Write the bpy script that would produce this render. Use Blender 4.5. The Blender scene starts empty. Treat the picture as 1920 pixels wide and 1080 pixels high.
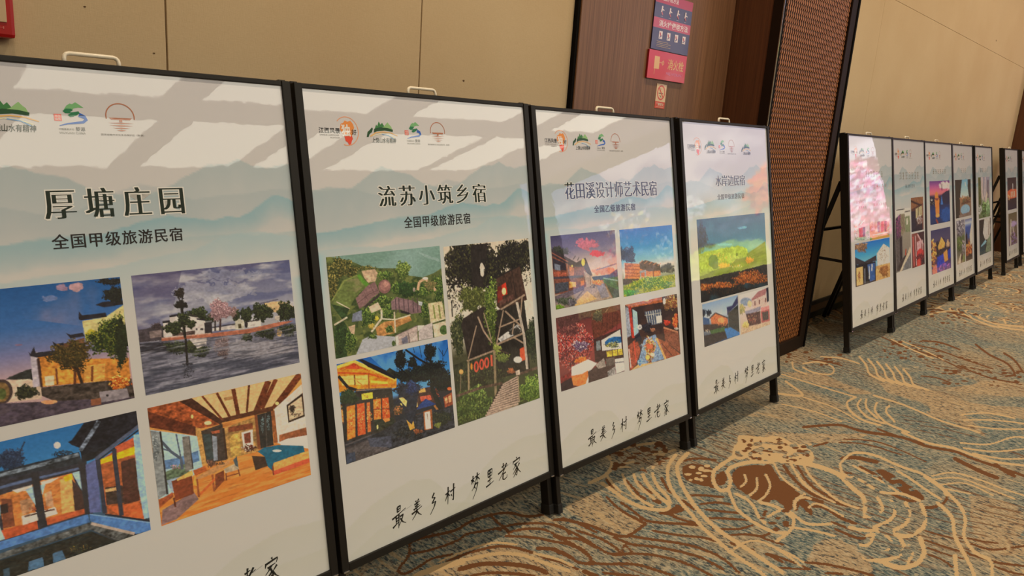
import bpy, bmesh, math, random
import numpy as np
from mathutils import Matrix, Vector
from mathutils.geometry import tessellate_polygon

S = bpy.context.scene
COL = S.collection
R = math.radians

# ---------------------------------------------------------------- camera, world, lights, exposure
def look_camera(h, yaw, pitch, roll, f_px):
    fw = Vector((math.sin(yaw) * math.cos(pitch), math.cos(yaw) * math.cos(pitch), math.sin(pitch)))
    r = Vector((math.cos(yaw), -math.sin(yaw), 0)); u = r.cross(fw)
    r2 = r * math.cos(roll) + u * math.sin(roll); u2 = -r * math.sin(roll) + u * math.cos(roll)
    cd = bpy.data.cameras.new('camera'); cam = bpy.data.objects.new('camera', cd); COL.objects.link(cam)
    cd.sensor_width = 36; cd.lens = f_px * 36 / 1920; cd.clip_start = .02
    m = Matrix((r2, u2, -fw)).transposed().to_4x4(); m.translation = (0, 0, h); cam.matrix_world = m
    S.camera = cam
look_camera(1.3050, .836765, -.224285, .0704155, 1394.14)

w = bpy.data.worlds.new('world'); S.world = w; w.use_nodes = True
w.node_tree.nodes['Background'].inputs[0].default_value = (1.0, .86, .70, 1)
w.node_tree.nodes['Background'].inputs[1].default_value = .02
S.view_settings.view_transform = 'Standard'; S.view_settings.look = 'None'
S.view_settings.gamma = 1; S.view_settings.exposure = 0.0; S.view_settings.use_curve_mapping = False
CEIL = 4.4                       # ceiling height
PANEL_GLOW = 3.0                 # luminous ceiling coffers
PANEL_TINT = (1.0, .97, .80)
SPOT_W = 108.0                    # each recessed downlight over the boards
SPOT_TINT = (1.0, .80, .55)
SCREEN_GLOW = 2.8                # the stage screen at the end of the hall

# ---------------------------------------------------------------- helpers
def lin(c):
    c = np.asarray(c, float) / 255.0
    return np.where(c <= 0.04045, c / 12.92, ((c + 0.055) / 1.055) ** 2.4)
def L4(c): return tuple(lin(c)) + (1,)
class MB:
    """collects shapes for one mesh"""
    def __init__(s): s.v = []; s.f = []
    def add(s, vs, fs):
        n = len(s.v); s.v += [tuple(v) for v in vs]; s.f += [tuple(i + n for i in f) for f in fs]; return s
    def box(s, x0, x1, y0, y1, z0, z1):
        return s.add([(x0, y0, z0), (x1, y0, z0), (x1, y1, z0), (x0, y1, z0), (x0, y0, z1), (x1, y0, z1), (x1, y1, z1), (x0, y1, z1)],
                     [(0, 3, 2, 1), (4, 5, 6, 7), (0, 1, 5, 4), (1, 2, 6, 5), (2, 3, 7, 6), (3, 0, 4, 7)])
    def beam(s, a, b, w, d, side=(1, 0, 0)):
        a, b = Vector(a), Vector(b); t = (b - a).normalized(); sx = Vector(side); sx = (sx - t * sx.dot(t)).normalized(); sy = t.cross(sx)
        vs = []
        for p in (a, b):
            for i, j in ((-1, -1), (1, -1), (1, 1), (-1, 1)): vs.append(p + sx * i * w / 2 + sy * j * d / 2)
        return s.add(vs, [(0, 1, 2, 3), (4, 7, 6, 5), (0, 4, 5, 1), (1, 5, 6, 2), (2, 6, 7, 3), (3, 7, 4, 0)])
    def tube(s, pts, r, n=10, closed=False):
        pts = [Vector(p) for p in pts]; k = len(pts); rings = []; ref = None
        for i, p in enumerate(pts):
            t = ((pts[(i + 1) % k] - pts[i - 1]) if closed else (pts[min(i + 1, k - 1)] - pts[max(i - 1, 0)])).normalized()
            if ref is None: ref = Vector((0, 1, 0)) if abs(t.y) < .9 else Vector((1, 0, 0))
            a = (ref - t * ref.dot(t)).normalized(); b = t.cross(a); ref = a
            rings.append([p + a * r * math.cos(q * 2 * math.pi / n) + b * r * math.sin(q * 2 * math.pi / n) for q in range(n)])
        vs = [v for g in rings for v in g]; fs = []
        for i in range(k if closed else k - 1):
            j = (i + 1) % k
            for q in range(n): fs.append((i * n + q, i * n + (q + 1) % n, j * n + (q + 1) % n, j * n + q))
        if not closed: fs += [tuple(range(n))[::-1], tuple(range((k - 1) * n, k * n))]
        return s.add(vs, fs)
    def lathe(s, prof, n=32, at=(0, 0, 0)):
        vs = []; fs = []
        for r, z in prof:
            for q in range(n): a = q * 2 * math.pi / n; vs.append((at[0] + r * math.cos(a), at[1] + r * math.sin(a), at[2] + z))
        for i in range(len(prof) - 1):
            for q in range(n): fs.append((i * n + q, i * n + (q + 1) % n, (i + 1) * n + (q + 1) % n, (i + 1) * n + q))
        return s.add(vs, fs)
    def build(s, name, mat, parent=None, bevel=0, smooth=False, loc=None, rot=None):
        me = bpy.data.meshes.new(name); me.from_pydata(s.v, [], s.f); me.materials.append(mat); me.update()
        if bevel or smooth:
            bm = bmesh.new(); bm.from_mesh(me)
            if bevel: bmesh.ops.bevel(bm, geom=[e for e in bm.edges if len(e.link_faces) == 2 and e.calc_face_angle(0) > .6], offset=bevel, segments=2, affect='EDGES', profile=.6)
            bmesh.ops.recalc_face_normals(bm, faces=bm.faces)
            for f in bm.faces: f.smooth = smooth
            bm.to_mesh(me); bm.free()
        return link(name, me, parent, loc, rot)
def link(name, me, parent=None, loc=None, rot=None):
    o = bpy.data.objects.new(name, me); COL.objects.link(o)
    if parent: o.parent = parent
    if loc: o.location = loc
    if rot: o.rotation_euler = rot
    return o
def thing(name, label, cat, loc=(0, 0, 0), rz=0, group=None):
    o = bpy.data.objects.new(name, None); COL.objects.link(o); o.location = loc; o.rotation_euler = (0, 0, rz)
    o.empty_display_size = .1
    return tag(o, label, cat, group)
def tag(o, label, cat, group=None):
    o['label'] = label; o['category'] = cat
    if group: o['group'] = group
    return o
def struct(o): o['kind'] = 'structure'; return o
def part(o, label): o['label'] = label; return o

# ---------------------------------------------------------------- materials
def mat(name, col=(128, 128, 128), rough=.5, metal=0, spec=.5, coat=0):
    m = bpy.data.materials.new(name); m.use_nodes = True; b = m.node_tree.nodes['Principled BSDF']
    b.inputs['Base Color'].default_value = L4(col); b.inputs['Roughness'].default_value = rough; b.inputs['Metallic'].default_value = metal
    b.inputs['Specular IOR Level'].default_value = spec; b.inputs['Coat Weight'].default_value = coat; b.inputs['Coat Roughness'].default_value = .04
    return m
class NT:
    """short hand for building node trees"""
    def __init__(s, m): s.t = m.node_tree; s.b = s.t.nodes['Principled BSDF']
    def n(s, kind, ins=None, **kw):
        x = s.t.nodes.new('ShaderNode' + kind)
        for k, v in kw.items(): setattr(x, k, v)
        for k, v in (ins or {}).items():
            if hasattr(v, 'is_linked') or isinstance(v, bpy.types.NodeSocket): s.t.links.new(v, x.inputs[k])
            else: x.inputs[k].default_value = v
        return x
    def pos(s): return s.n('NewGeometry').outputs['Position']
    def obj(s): return s.n('TexCoord').outputs['Object']
    def m(s, op, a, b=0.0, c=0.0, clamp=False):
        x = s.n('Math', {0: a, 1: b, 2: c}, operation=op, use_clamp=clamp); return x.outputs[0]
    def mul(s, v, k): return s.n('VectorMath', {0: v, 1: k}, operation='MULTIPLY').outputs[0]
    def add(s, a, b): return s.n('VectorMath', {0: a, 1: b}, operation='ADD').outputs[0]
    def noise(s, v, scale, detail=3, rough=.55, out='Fac', dist=0): return s.n('TexNoise', {'Vector': v, 'Scale': scale, 'Detail': detail, 'Roughness': rough, 'Distortion': dist}).outputs[out]
    def mix(s, f, a, b):
        x = s.n('Mix', data_type='RGBA', clamp_factor=True)
        for k, v in ((0, f), (6, a), (7, b)):
            if isinstance(v, bpy.types.NodeSocket): s.t.links.new(v, x.inputs[k])
            else: x.inputs[k].default_value = v
        return x.outputs[2]
    def ramp(s, f, a, b): return s.n('MapRange', {0: f, 1: a, 2: b}, clamp=True).outputs[0]
    def col(s, v): s.t.links.new(v, s.b.inputs['Base Color'])
    def bump(s, h, strength=.3, dist=.01, to='Normal'):
        x = s.n('Bump', {'Height': h, 'Strength': strength, 'Distance': dist}); s.t.links.new(x.outputs[0], s.b.inputs[to])
M = {}
M['black_metal'] = mat('black_painted_aluminium', (28, 24, 20), .5, .0, .3)
M['rubber'] = mat('black_rubber', (20, 19, 18), .7)
M['chrome'] = mat('polished_steel', (205, 205, 210), .16, 1)
M['handle'] = mat('white_painted_steel', (244, 234, 214), .3, 0, .5)
M['dark_trim'] = mat('dark_stained_wood', (36, 23, 15), .55, 0, .12)
M['gap'] = mat('black_gap', (16, 13, 12), .8, 0, .1)
M['board_back'] = mat('grey_board_back', (70, 66, 60), .8)

def wall_cloth():
    m = mat('beige_wall_cloth', rough=.85, spec=.2); t = NT(m); p = t.pos()
    a = t.noise(t.mul(p, (60, 60, 700)), 1.0, 2); b = t.noise(t.mul(p, (700, 700, 60)), 1.0, 2); c = t.noise(p, 1.3, 4); f = t.m('MULTIPLY', t.m('ADD', a, b), .5)
    base = t.mix(t.ramp(c, .3, .7), L4((210, 187, 151)), L4((201, 175, 138)))
    t.col(t.mix(t.ramp(f, .38, .62), t.mix(.85, L4((170, 141, 104)), base), base)); t.bump(f, .35, .0015); return m
M['cloth'] = wall_cloth()
def wood(name, c1, c2, rough=.45):
    m = mat(name, rough=rough, spec=.5); t = NT(m); p = t.pos()
    g = t.noise(t.mul(p, (110, 110, 1.6)), 1.0, 5, .6, dist=.3); h = t.noise(t.mul(p, (420, 420, 4)), 1.0, 2)
    t.col(t.mix(t.ramp(t.m('ADD', t.m('MULTIPLY', g, .65), t.m('MULTIPLY', h, .35)), .36, .64), L4(c1), L4(c2))); t.bump(h, .08, .001); return m
M['wood'] = wood('brown_veneer', (106, 72, 50), (148, 106, 76))
M['pier_wood'] = wood('dark_brown_veneer', (82, 47, 28), (106, 64, 38))
M['lattice'] = mat('woven_copper_sheet', (184, 116, 66), .38, .25)
M['lattice_shade'] = mat('dark_gap_shade', (52, 28, 17), .6)  # dark colour stands in for the shade between the copper scales
M['skirt_black'] = mat('black_skirting', (24, 20, 17), .5)
M['skirt_tan'] = mat('tan_skirting', (120, 92, 66), .6)
M['plaster'] = mat('ceiling_plaster', (190, 180, 186), .9)
M['room_wall'] = mat('far_wall_paint', (150, 122, 100), .85)

def glow(name, c, e):
    m = mat(name, (230, 225, 215), .6); b = m.node_tree.nodes['Principled BSDF']
    b.inputs['Emission Color'].default_value = tuple(c) + (1,); b.inputs['Emission Strength'].default_value = e; return m
M['coffer'] = glow('luminous_ceiling_film', PANEL_TINT, PANEL_GLOW)
M['lens'] = glow('downlight_lens', SPOT_TINT, 12)

def carpet():
    m = mat('swirl_pattern_carpet', rough=.95, spec=.1); t = NT(m); p = t.pos()
    BE, BR, BL, GY, LB = L4((214, 183, 138)), L4((120, 79, 50)), L4((96, 118, 120)), L4((188, 180, 154)), L4((40, 60, 74))
    q = t.mul(p, (1, 1, 0))
    wv = t.n('VectorMath', {0: t.noise(q, 1.1, 3, .5, 'Color'), 1: (.5, .5, .5)}, operation='SUBTRACT').outputs[0]
    wp = t.add(q, t.mul(wv, (.62, .62, 0)))
    fine = t.n('VectorMath', {0: t.noise(q, 26, 2, .5, 'Color'), 1: (.5, .5, .5)}, operation='SUBTRACT').outputs[0]
    tuft = t.n('VectorMath', {0: t.noise(q, 130, 1, .5, 'Color'), 1: (.5, .5, .5)}, operation='SUBTRACT').outputs[0]
    wp = t.add(t.add(wp, t.mul(fine, (.016, .016, 0))), t.mul(tuft, (.011, .011, 0)))
    vo = t.n('TexVoronoi', {'Vector': wp, 'Scale': 1.05, 'Smoothness': .3, 'Randomness': 1.0}, feature='SMOOTH_F1', voronoi_dimensions='2D').outputs['Distance']
    vo2 = t.n('TexVoronoi', {'Vector': t.add(wp, (3.7, 1.9, 0)), 'Scale': 2.1, 'Smoothness': .2}, feature='SMOOTH_F1', voronoi_dimensions='2D').outputs['Distance']
    msk = t.noise(t.add(q, (5.1, 2.2, 0)), 1.5, 2)
    # streaked ground of blue-grey and sand tufts running one way
    s1 = t.noise(t.mul(t.add(q, t.mul(wv, (.12, .12, 0))), (46, 7, 1)), 1.0, 4, .7); s2 = t.noise(q, 1.9, 2); s3 = t.noise(t.mul(q, (130, 70, 1)), 1.0, 2)
    ground = t.mix(t.ramp(t.m('ADD', t.m('MULTIPLY', s1, .75), t.m('MULTIPLY', s3, .35)), .46, .66), BL, GY)
    ground = t.mix(t.m('MULTIPLY', t.ramp(t.m('ADD', t.m('MULTIPLY', s1, .6), t.m('MULTIPLY', t.noise(t.mul(q, (190, 60, 1)), 1.0, 2), .5)), .56, .64), .75), ground, LB)
    ground = t.mix(t.m('MULTIPLY', t.ramp(s2, .48, .66), .7), ground, t.mix(t.ramp(s3, .35, .7), L4((200, 168, 126)), L4((150, 136, 112))))
    # drawn figure in the strip before the boards
    px, py = (t.n('SeparateXYZ', {0: p}).outputs[k] for k in (0, 1))
    wt = t.m('MULTIPLY', t.m('MULTIPLY', t.ramp(px, .95, 1.3), t.ramp(px, 6.9, 6.2)), t.m('MULTIPLY', t.ramp(py, .12, .3), t.ramp(py, 1.88, 1.8)))
    st = t.n('SeparateColor', {0: t.n('Attribute', attribute_name='Strand').outputs['Color']}); fd = t.n('SeparateColor', {0: t.n('Attribute', attribute_name='Field').outputs['Color']})
    jag = t.m('MULTIPLY', t.m('SUBTRACT', t.noise(q, 115, 2, .65), .5), 1.7); zj = t.m('MULTIPLY', t.m('SUBTRACT', t.noise(t.mul(q, (60, 18, 1)), 1.0, 4, .65), .5), 2.6)
    ground = t.mix(t.m('MULTIPLY', t.ramp(t.m('ADD', fd.outputs[0], zj), .45, .75), .8), ground, t.mix(t.ramp(s3, .35, .7), L4((204, 172, 130)), L4((172, 150, 120))))
    ground = t.mix(t.m('MULTIPLY', t.ramp(t.m('ADD', fd.outputs[1], zj), .45, .75), .8), ground, t.mix(t.ramp(t.m('ADD', s1, t.m('MULTIPLY', s3, .4)), .55, .78), L4((70, 98, 106)), L4((138, 146, 136))))
    # fine flecks and thin strands running with the pile
    fk = t.m('ADD', t.m('MULTIPLY', t.noise(t.mul(q, (105, 40, 1)), 1.0, 3, .7), .75), t.m('MULTIPLY', s1, .3))
    ground = t.mix(t.m('MULTIPLY', t.ramp(fk, .55, .60), .85), ground, LB); ground = t.mix(t.m('MULTIPLY', t.ramp(fk, .50, .45), .65), ground, L4((206, 190, 160)))
    sx = t.m('ADD', px, t.m('ADD', t.m('MULTIPLY', t.noise(t.mul(q, (1.1, .8, 1)), 1.0, 2), .9), t.m('MULTIPLY', jag, .004))); fs = t.m('FRACT', t.m('MULTIPLY', sx, 16.0)); mk = t.noise(t.add(t.mul(q, (1.6, 1.1, 1)), (7, 3, 0)), 1.0, 2); bk = t.noise(t.mul(q, (30, 6, 1)), 1.0, 1)
    ground = t.mix(t.m('MULTIPLY', t.m('MULTIPLY', t.m('LESS_THAN', fs, .20), t.ramp(mk, .53, .57)), t.m('MULTIPLY', t.m('GREATER_THAN', bk, .45), .75)), ground, BR)
    ground = t.mix(t.m('MULTIPLY', t.m('MULTIPLY', t.m('GREATER_THAN', fs, .74), t.ramp(mk, .47, .42)), t.m('MULTIPLY', t.m('GREATER_THAN', bk, .50), .5)), ground, BE)
    free = t.m('SUBTRACT', 1.0, wt)
    # concentric bands round the shells
    r1 = t.m('FRACT', t.m('MULTIPLY', vo, 16.5)); r2 = t.m('FRACT', t.m('MULTIPLY', vo2, 7.0))
    brk = t.noise(q, 9.0, 2)
    ring = t.m('FLOOR', t.m('MULTIPLY', vo, 16.5)); cmb = t.n('CombineXYZ', {0: t.m('MULTIPLY', ring, 3.71), 1: t.m('MULTIPLY', ring, 1.93), 2: 0.0}).outputs[0]
    rnd = t.noise(t.add(t.mul(q, (.9, .9, 0)), cmb), 1.0, 1); bead = t.noise(t.add(q, cmb), 15, 1)
    solid = t.m('MULTIPLY', t.m('GREATER_THAN', r1, t.m('SUBTRACT', .86, t.m('MULTIPLY', t.ramp(brk, .38, .75), .34))), t.m('LESS_THAN', r1, .97))
    beads = t.m('MULTIPLY', t.m('MULTIPLY', t.m('GREATER_THAN', r1, .38), t.m('LESS_THAN', r1, .94)), t.m('GREATER_THAN', bead, .53))
    br = t.m('MAXIMUM', t.m('MULTIPLY', solid, t.m('GREATER_THAN', rnd, .47)), t.m('MULTIPLY', beads, t.m('GREATER_THAN', rnd, .57)))
    c = t.mix(t.m('MULTIPLY', free, t.m('MULTIPLY', br, t.ramp(msk, .43, .46))), ground, BR)
    patch = t.m('MULTIPLY', t.m('GREATER_THAN', brk, .66), t.m('GREATER_THAN', msk, .55)); c = t.mix(t.m('MULTIPLY', patch, free), c, BR)
    be = t.m('LESS_THAN', r1, t.m('ADD', .13, t.m('MULTIPLY', t.ramp(brk, .3, .7), .17)))
    dash = t.m('GREATER_THAN', t.noise(q, 17, 1), .40)
    c = t.mix(t.m('MULTIPLY', t.m('MULTIPLY', be, free), t.m('MULTIPLY', dash, t.ramp(msk, .40, .44))), c, BE)
    be2 = t.m('MULTIPLY', t.m('LESS_THAN', r2, .16), t.m('GREATER_THAN', t.noise(t.add(q, (9, 4, 0)), 2.2, 2), .53)); c = t.mix(t.m('MULTIPLY', be2, free), c, BE)
    c = t.mix(t.m('GREATER_THAN', t.m('ADD', st.outputs[1], jag), .5), c, BR); c = t.mix(t.m('GREATER_THAN', t.m('ADD', st.outputs[0], jag), .5), c, BE)
    pile = t.noise(q, 420, 2, .7); c = t.mix(t.m('MULTIPLY', t.ramp(pile, .3, .75), .28), c, L4((60, 46, 34)))
    t.col(c); t.bump(t.m('ADD', pile, t.m('MULTIPLY', s3, .5)), .5, .004); return m
M['carpet'] = carpet()
def print_mat():
    m = mat('glossy_laminated_print', rough=.55, spec=.25, coat=1.0); t = NT(m)
    a = t.n('Attribute', attribute_name='Col'); t.col(a.outputs['Color'])
    b = m.node_tree.nodes['Principled BSDF']; b.inputs['Coat Roughness'].default_value = .015
    p = t.pos(); h = t.m('ADD', t.m('MULTIPLY', t.noise(p, 24, 2, .5), .30), t.noise(p, 5, 2)); t.bump(h, .05, .004, 'Coat Normal'); b.inputs['Coat IOR'].default_value = 1.6; return m
M['print'] = print_mat()
def attr_mat(name, rough=.4, coat=.0, emit=0):
    m = mat(name, rough=rough, coat=coat); t = NT(m); a = t.n('Attribute', attribute_name='Col')
    if emit:
        t.col(t.mix(1.0, a.outputs['Color'], (.02, .02, .02, 1))); t.t.links.new(a.outputs['Color'], t.b.inputs['Emission Color']); t.b.inputs['Emission Strength'].default_value = emit
    else: t.col(a.outputs['Color'])
    return m
M['acrylic'] = attr_mat('printed_acrylic', .35, .35)
M['sticker'] = attr_mat('printed_sticker', .5, .3)
M['screen'] = attr_mat('led_screen_face', .4, 0, SCREEN_GLOW)
M['red'] = mat('red_plastic', (176, 26, 24), .35)

# ---------------------------------------------------------------- room
FRONT, WALL_Y = 1.69, 1.97
struct(MB().box(-5, 17, -13, 2.1, CEIL, CEIL + .1).build('ceiling', M['plaster']))
struct(MB().box(-5.1, -5, -13, 2.1, 0, CEIL).build('wall_left', M['room_wall']))
struct(MB().box(17, 17.1, -13, 2.1, 0, CEIL).build('wall_right', M['room_wall']))
struct(MB().box(-5, 17, -13.1, -13, 0, CEIL).build('wall_front', M['room_wall']))
back = MB().box(-5, 17, 2.0, 2.1, 0, CEIL).build('wall_back', M['gap']); struct(back)
def cloth_panels():
    m = MB(); g = .0022
    def run(edges, zs):
        for a, b in zip(edges[:-1], edges[1:]):
            for z0, z1 in zip(zs[:-1], zs[1:]): m.box(a + g, b - g, WALL_Y, 2.005, z0 + g, z1 - g)
    run([-4.92, -4.1, -3.28, -2.46, -1.64, -.82, .012, .832, 1.6535, 2.438], [.12, 2.36, 3.3, CEIL - .02])
    g = .0011; run([4.72, 6.008, 11.8], [.12, 2.36, CEIL - .02]); run([12.83, 16.95], [.12, 2.36, CEIL - .02])
    o = m.build('wall_back_panels', M['cloth'], bevel=.0012); struct(o)
    # small nicks and marks in the cloth
    k = MB()
    for x, z, r in ((9.72, 2.48, .016), (9.02, 2.62, .005), (.648, 1.487, .003), (.80, 1.40, .003), (1.855, 1.42, .005)):
        k.add([(x + r * math.cos(a) * (1.4 if i % 2 else .8), WALL_Y - .0006, z + r * .6 * math.sin(a)) for i, a in enumerate(np.linspace(0, 6.28, 8)[:-1])], [tuple(range(7))[::-1]])
    n = k.build('wall_mark', mat('mark', (96, 70, 44), .9), o); n['label'] = 'small dark nicks in the beige wall cloth'
cloth_panels()
def skirting(n, a, b):
    m = MB().box(a, b, WALL_Y - .014, 2.0, 0, .045).build('baseboard_back_%d' % n, M['skirt_black'], bevel=.002); struct(m)
    k = MB().box(a, b, WALL_Y - .008, 2.0, .045, .10).build('skirting_board', M['skirt_tan'], m)
    MB().box(a, b, WALL_Y - .012, 2.0, .10, .13).build('skirting_cap', M['skirt_black'], m, bevel=.002)
skirting(1, -4.9, 2.438); skirting(2, 4.72, 11.8); skirting(3, 12.83, 16.9)
struct(MB().box(2.452, 3.712, 1.945, 2.005, 0, CEIL - .02).build('wall_wood_panel', M['wood'], bevel=.001))
struct(MB().box(2.438, 2.452, 1.952, 2.005, 0, CEIL - .02).build('trim_1', M['gap']))
def pier(n, x0, x1):
    root = MB().box(x0 + .01, x1 - .01, FRONT + .05, 2.0, 0, CEIL - .02).build('pier_%d' % n, M['pier_wood']); struct(root)
    MB().box(x0 + .002, x0 + .012, FRONT, FRONT + .052, 0, CEIL - .02).build('corner_post', M['dark_trim'], root)
    MB().tube([(x0 + .004, FRONT - .002, 0), (x0 + .004, FRONT - .002, CEIL - .02)], .004, 8).build('edge_strip', M['chrome'], root, smooth=True)
    MB().box(x0 + .008, x0 + .04, FRONT, FRONT + .05, 0, CEIL - .02).build('black_strip', M['gap'], root)  # solid black strip beside the chrome edge
    MB().box(x1 - .105, x1 - .02, FRONT - .004, FRONT + .05, 0, CEIL - .02).build('frame_stile', M['dark_trim'], root, bevel=.003)
    MB().box(x1 - .02, x1, FRONT - .01, 2.0, 0, CEIL - .02).build('frame_edge', M['gap'], root, bevel=.002)
    MB().box(x0 + .04, x1 - .105, FRONT - .006, FRONT + .05, .0, .085).build('frame_rail', M['dark_trim'], root, bevel=.004)
    # woven sheet: rows of small bent copper scales over a dark sheet standing in for shade in the gaps
    a, b, z0, z1 = x0 + .04, x1 - .105, .085, CEIL - .02; pw, ph = .0245, .0262
    MB().box(a, b, FRONT + .012, FRONT + .03, z0, z1).build('gap_shade_sheet', M['lattice_shade'], root)
    T = np.linspace(0, 1, 6); prof = .16 + .40 * np.sin(np.pi * T) ** .7; cx = .34 * np.sin(np.pi * T) - .12; bulge = .0042 * np.sin(np.pi * (.12 + .8 * T))
    P = np.stack([np.stack([(cx + s * prof * .55 + .5) * pw, FRONT + .010 - bulge * (1 if s == 0 else .35), (1 - T) * ph * 1.06], -1) for s in (-1, 0, 1)], 1)      # 6 x 3 x 3
    q = np.array([(i * 3 + k, i * 3 + k + 1, i * 3 + k + 4, i * 3 + k + 3) for i in range(5) for k in range(2)])
    nx, nz = int((b - a) / pw), int((z1 - z0) / ph); off = np.array([(a + (b - a) / nx * i, 0, z0 + ph * k) for k in range(nz) for i in range(nx)])
    V = (P.reshape(1, 18, 3) + off[:, None]).reshape(-1, 3); F = (q[None] + 18 * np.arange(len(off))[:, None, None]).reshape(-1, 4)
    me = bpy.data.meshes.new('scale_sheet'); me.from_pydata(V.tolist(), [], F.tolist()); me.materials.append(M['lattice'])
    me.polygons.foreach_set('use_smooth', np.ones(len(F), bool)); o = link('scale_sheet', me, root)
    o['label'] = 'copper brown sheet pressed into rows of small scales'
pier(1, 3.712, 4.72); pier(2, 11.8, 12.83)

# ---------------------------------------------------------------- lamps of the room
def ceiling_lights():
    # rows of luminous coffers out over the hall, seen mirrored in the laminated boards
    k = (CEIL - 1.25) / 2.75
    rows = [(-5.45, -2.3, [(-2.3, -.6), (-.1, 1.6), (2.2, 3.62), (4.08, 6.30), (7.05, 8.95), (9.42, 10.6)]),
            (-8.1, -6.15, [(-2.0, -.3), (.3, 2.0), (2.42, 3.85), (4.28, 5.62), (6.02, 6.5), (7.15, 9.25), (9.5, 10.7)])]
    for y0, y1, cols in rows:
        for x0, x1 in cols:
            a, b, c, d = x0 * k, x1 * k, y0 * k + .2, y1 * k + .2
            t = thing('ceiling_light', 'large luminous ceiling coffer out over the hall', 'ceiling light', ((a + b) / 2, (c + d) / 2, CEIL), 0, 'luminous ceiling coffers')
            w, h = (b - a) / 2, (d - c) / 2
            MB().add([(-w, -h, -.012), (w, -h, -.012), (w, h, -.012), (-w, h, -.012)], [(0, 1, 2, 3)]).build('diffuser', M['coffer'], t)
            f = MB()
            for q in ((-w - .03, w + .03, -h - .03, -h), (-w - .03, w + .03, h, h + .03), (-w - .03, -w, -h, h), (w, w + .03, -h, h)): f.box(q[0], q[1], q[2], q[3], -.03, 0)
            f.build('frame', M['plaster'], t)
ceiling_lights()
def downlights():
    for i, x in enumerate(np.arange(.35, 15, 1.35)):
        t = thing('downlight', 'round recessed downlight in the ceiling in front of the boards', 'downlight', (float(x), .95, CEIL), 0, 'downlights above the boards')
        MB().lathe([(.062, -.004), (.062, -.012), (.045, -.012), (.04, -.002)], 28).build('ring', M['plaster'], t, smooth=True)
        MB().lathe([(.04, -.004), (.001, -.004)], 24).build('lens', M['lens'], t)
        l = bpy.data.lights.new('downlight_beam', 'SPOT'); l.energy = SPOT_W; l.color = SPOT_TINT; l.spot_size = R(105); l.spot_blend = .9; l.shadow_soft_size = .05
        o = bpy.data.objects.new('downlight_beam', l); COL.objects.link(o); o.parent = t; o.location = (0, 0, -.03); o.rotation_euler = (R(6), 0, 0)
downlights()
# ---------------------------------------------------------------- printed pictures
def vnoise(h, w, sx, sy, seed, octv=3):
    r = np.random.RandomState(seed); out = np.zeros((h, w)); amp = 1.0; tot = 0
    for o in range(octv):
        gx, gy = max(2, int(sx * 2 ** o) + 2), max(2, int(sy * 2 ** o) + 2)
        g = r.rand(gy + 1, gx + 1)
        yy = np.linspace(0, gy - 1.001, h); xx = np.linspace(0, gx - 1.001, w)
        yi = yy.astype(int); xi = xx.astype(int); fy = yy - yi; fx = xx - xi
        fy = (fy * fy * (3 - 2 * fy))[:, None]; fx = (fx * fx * (3 - 2 * fx))[None]
        a = g[yi][:, xi]; b = g[yi][:, xi + 1]; c = g[yi + 1][:, xi]; d = g[yi + 1][:, xi + 1]
        out += amp * ((a * (1 - fx) + b * fx) * (1 - fy) + (c * (1 - fx) + d * fx) * fy); tot += amp; amp *= .5
    return out / tot
UNIT = [(0, 0), (100, 0), (100, 100), (0, 100)]
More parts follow.
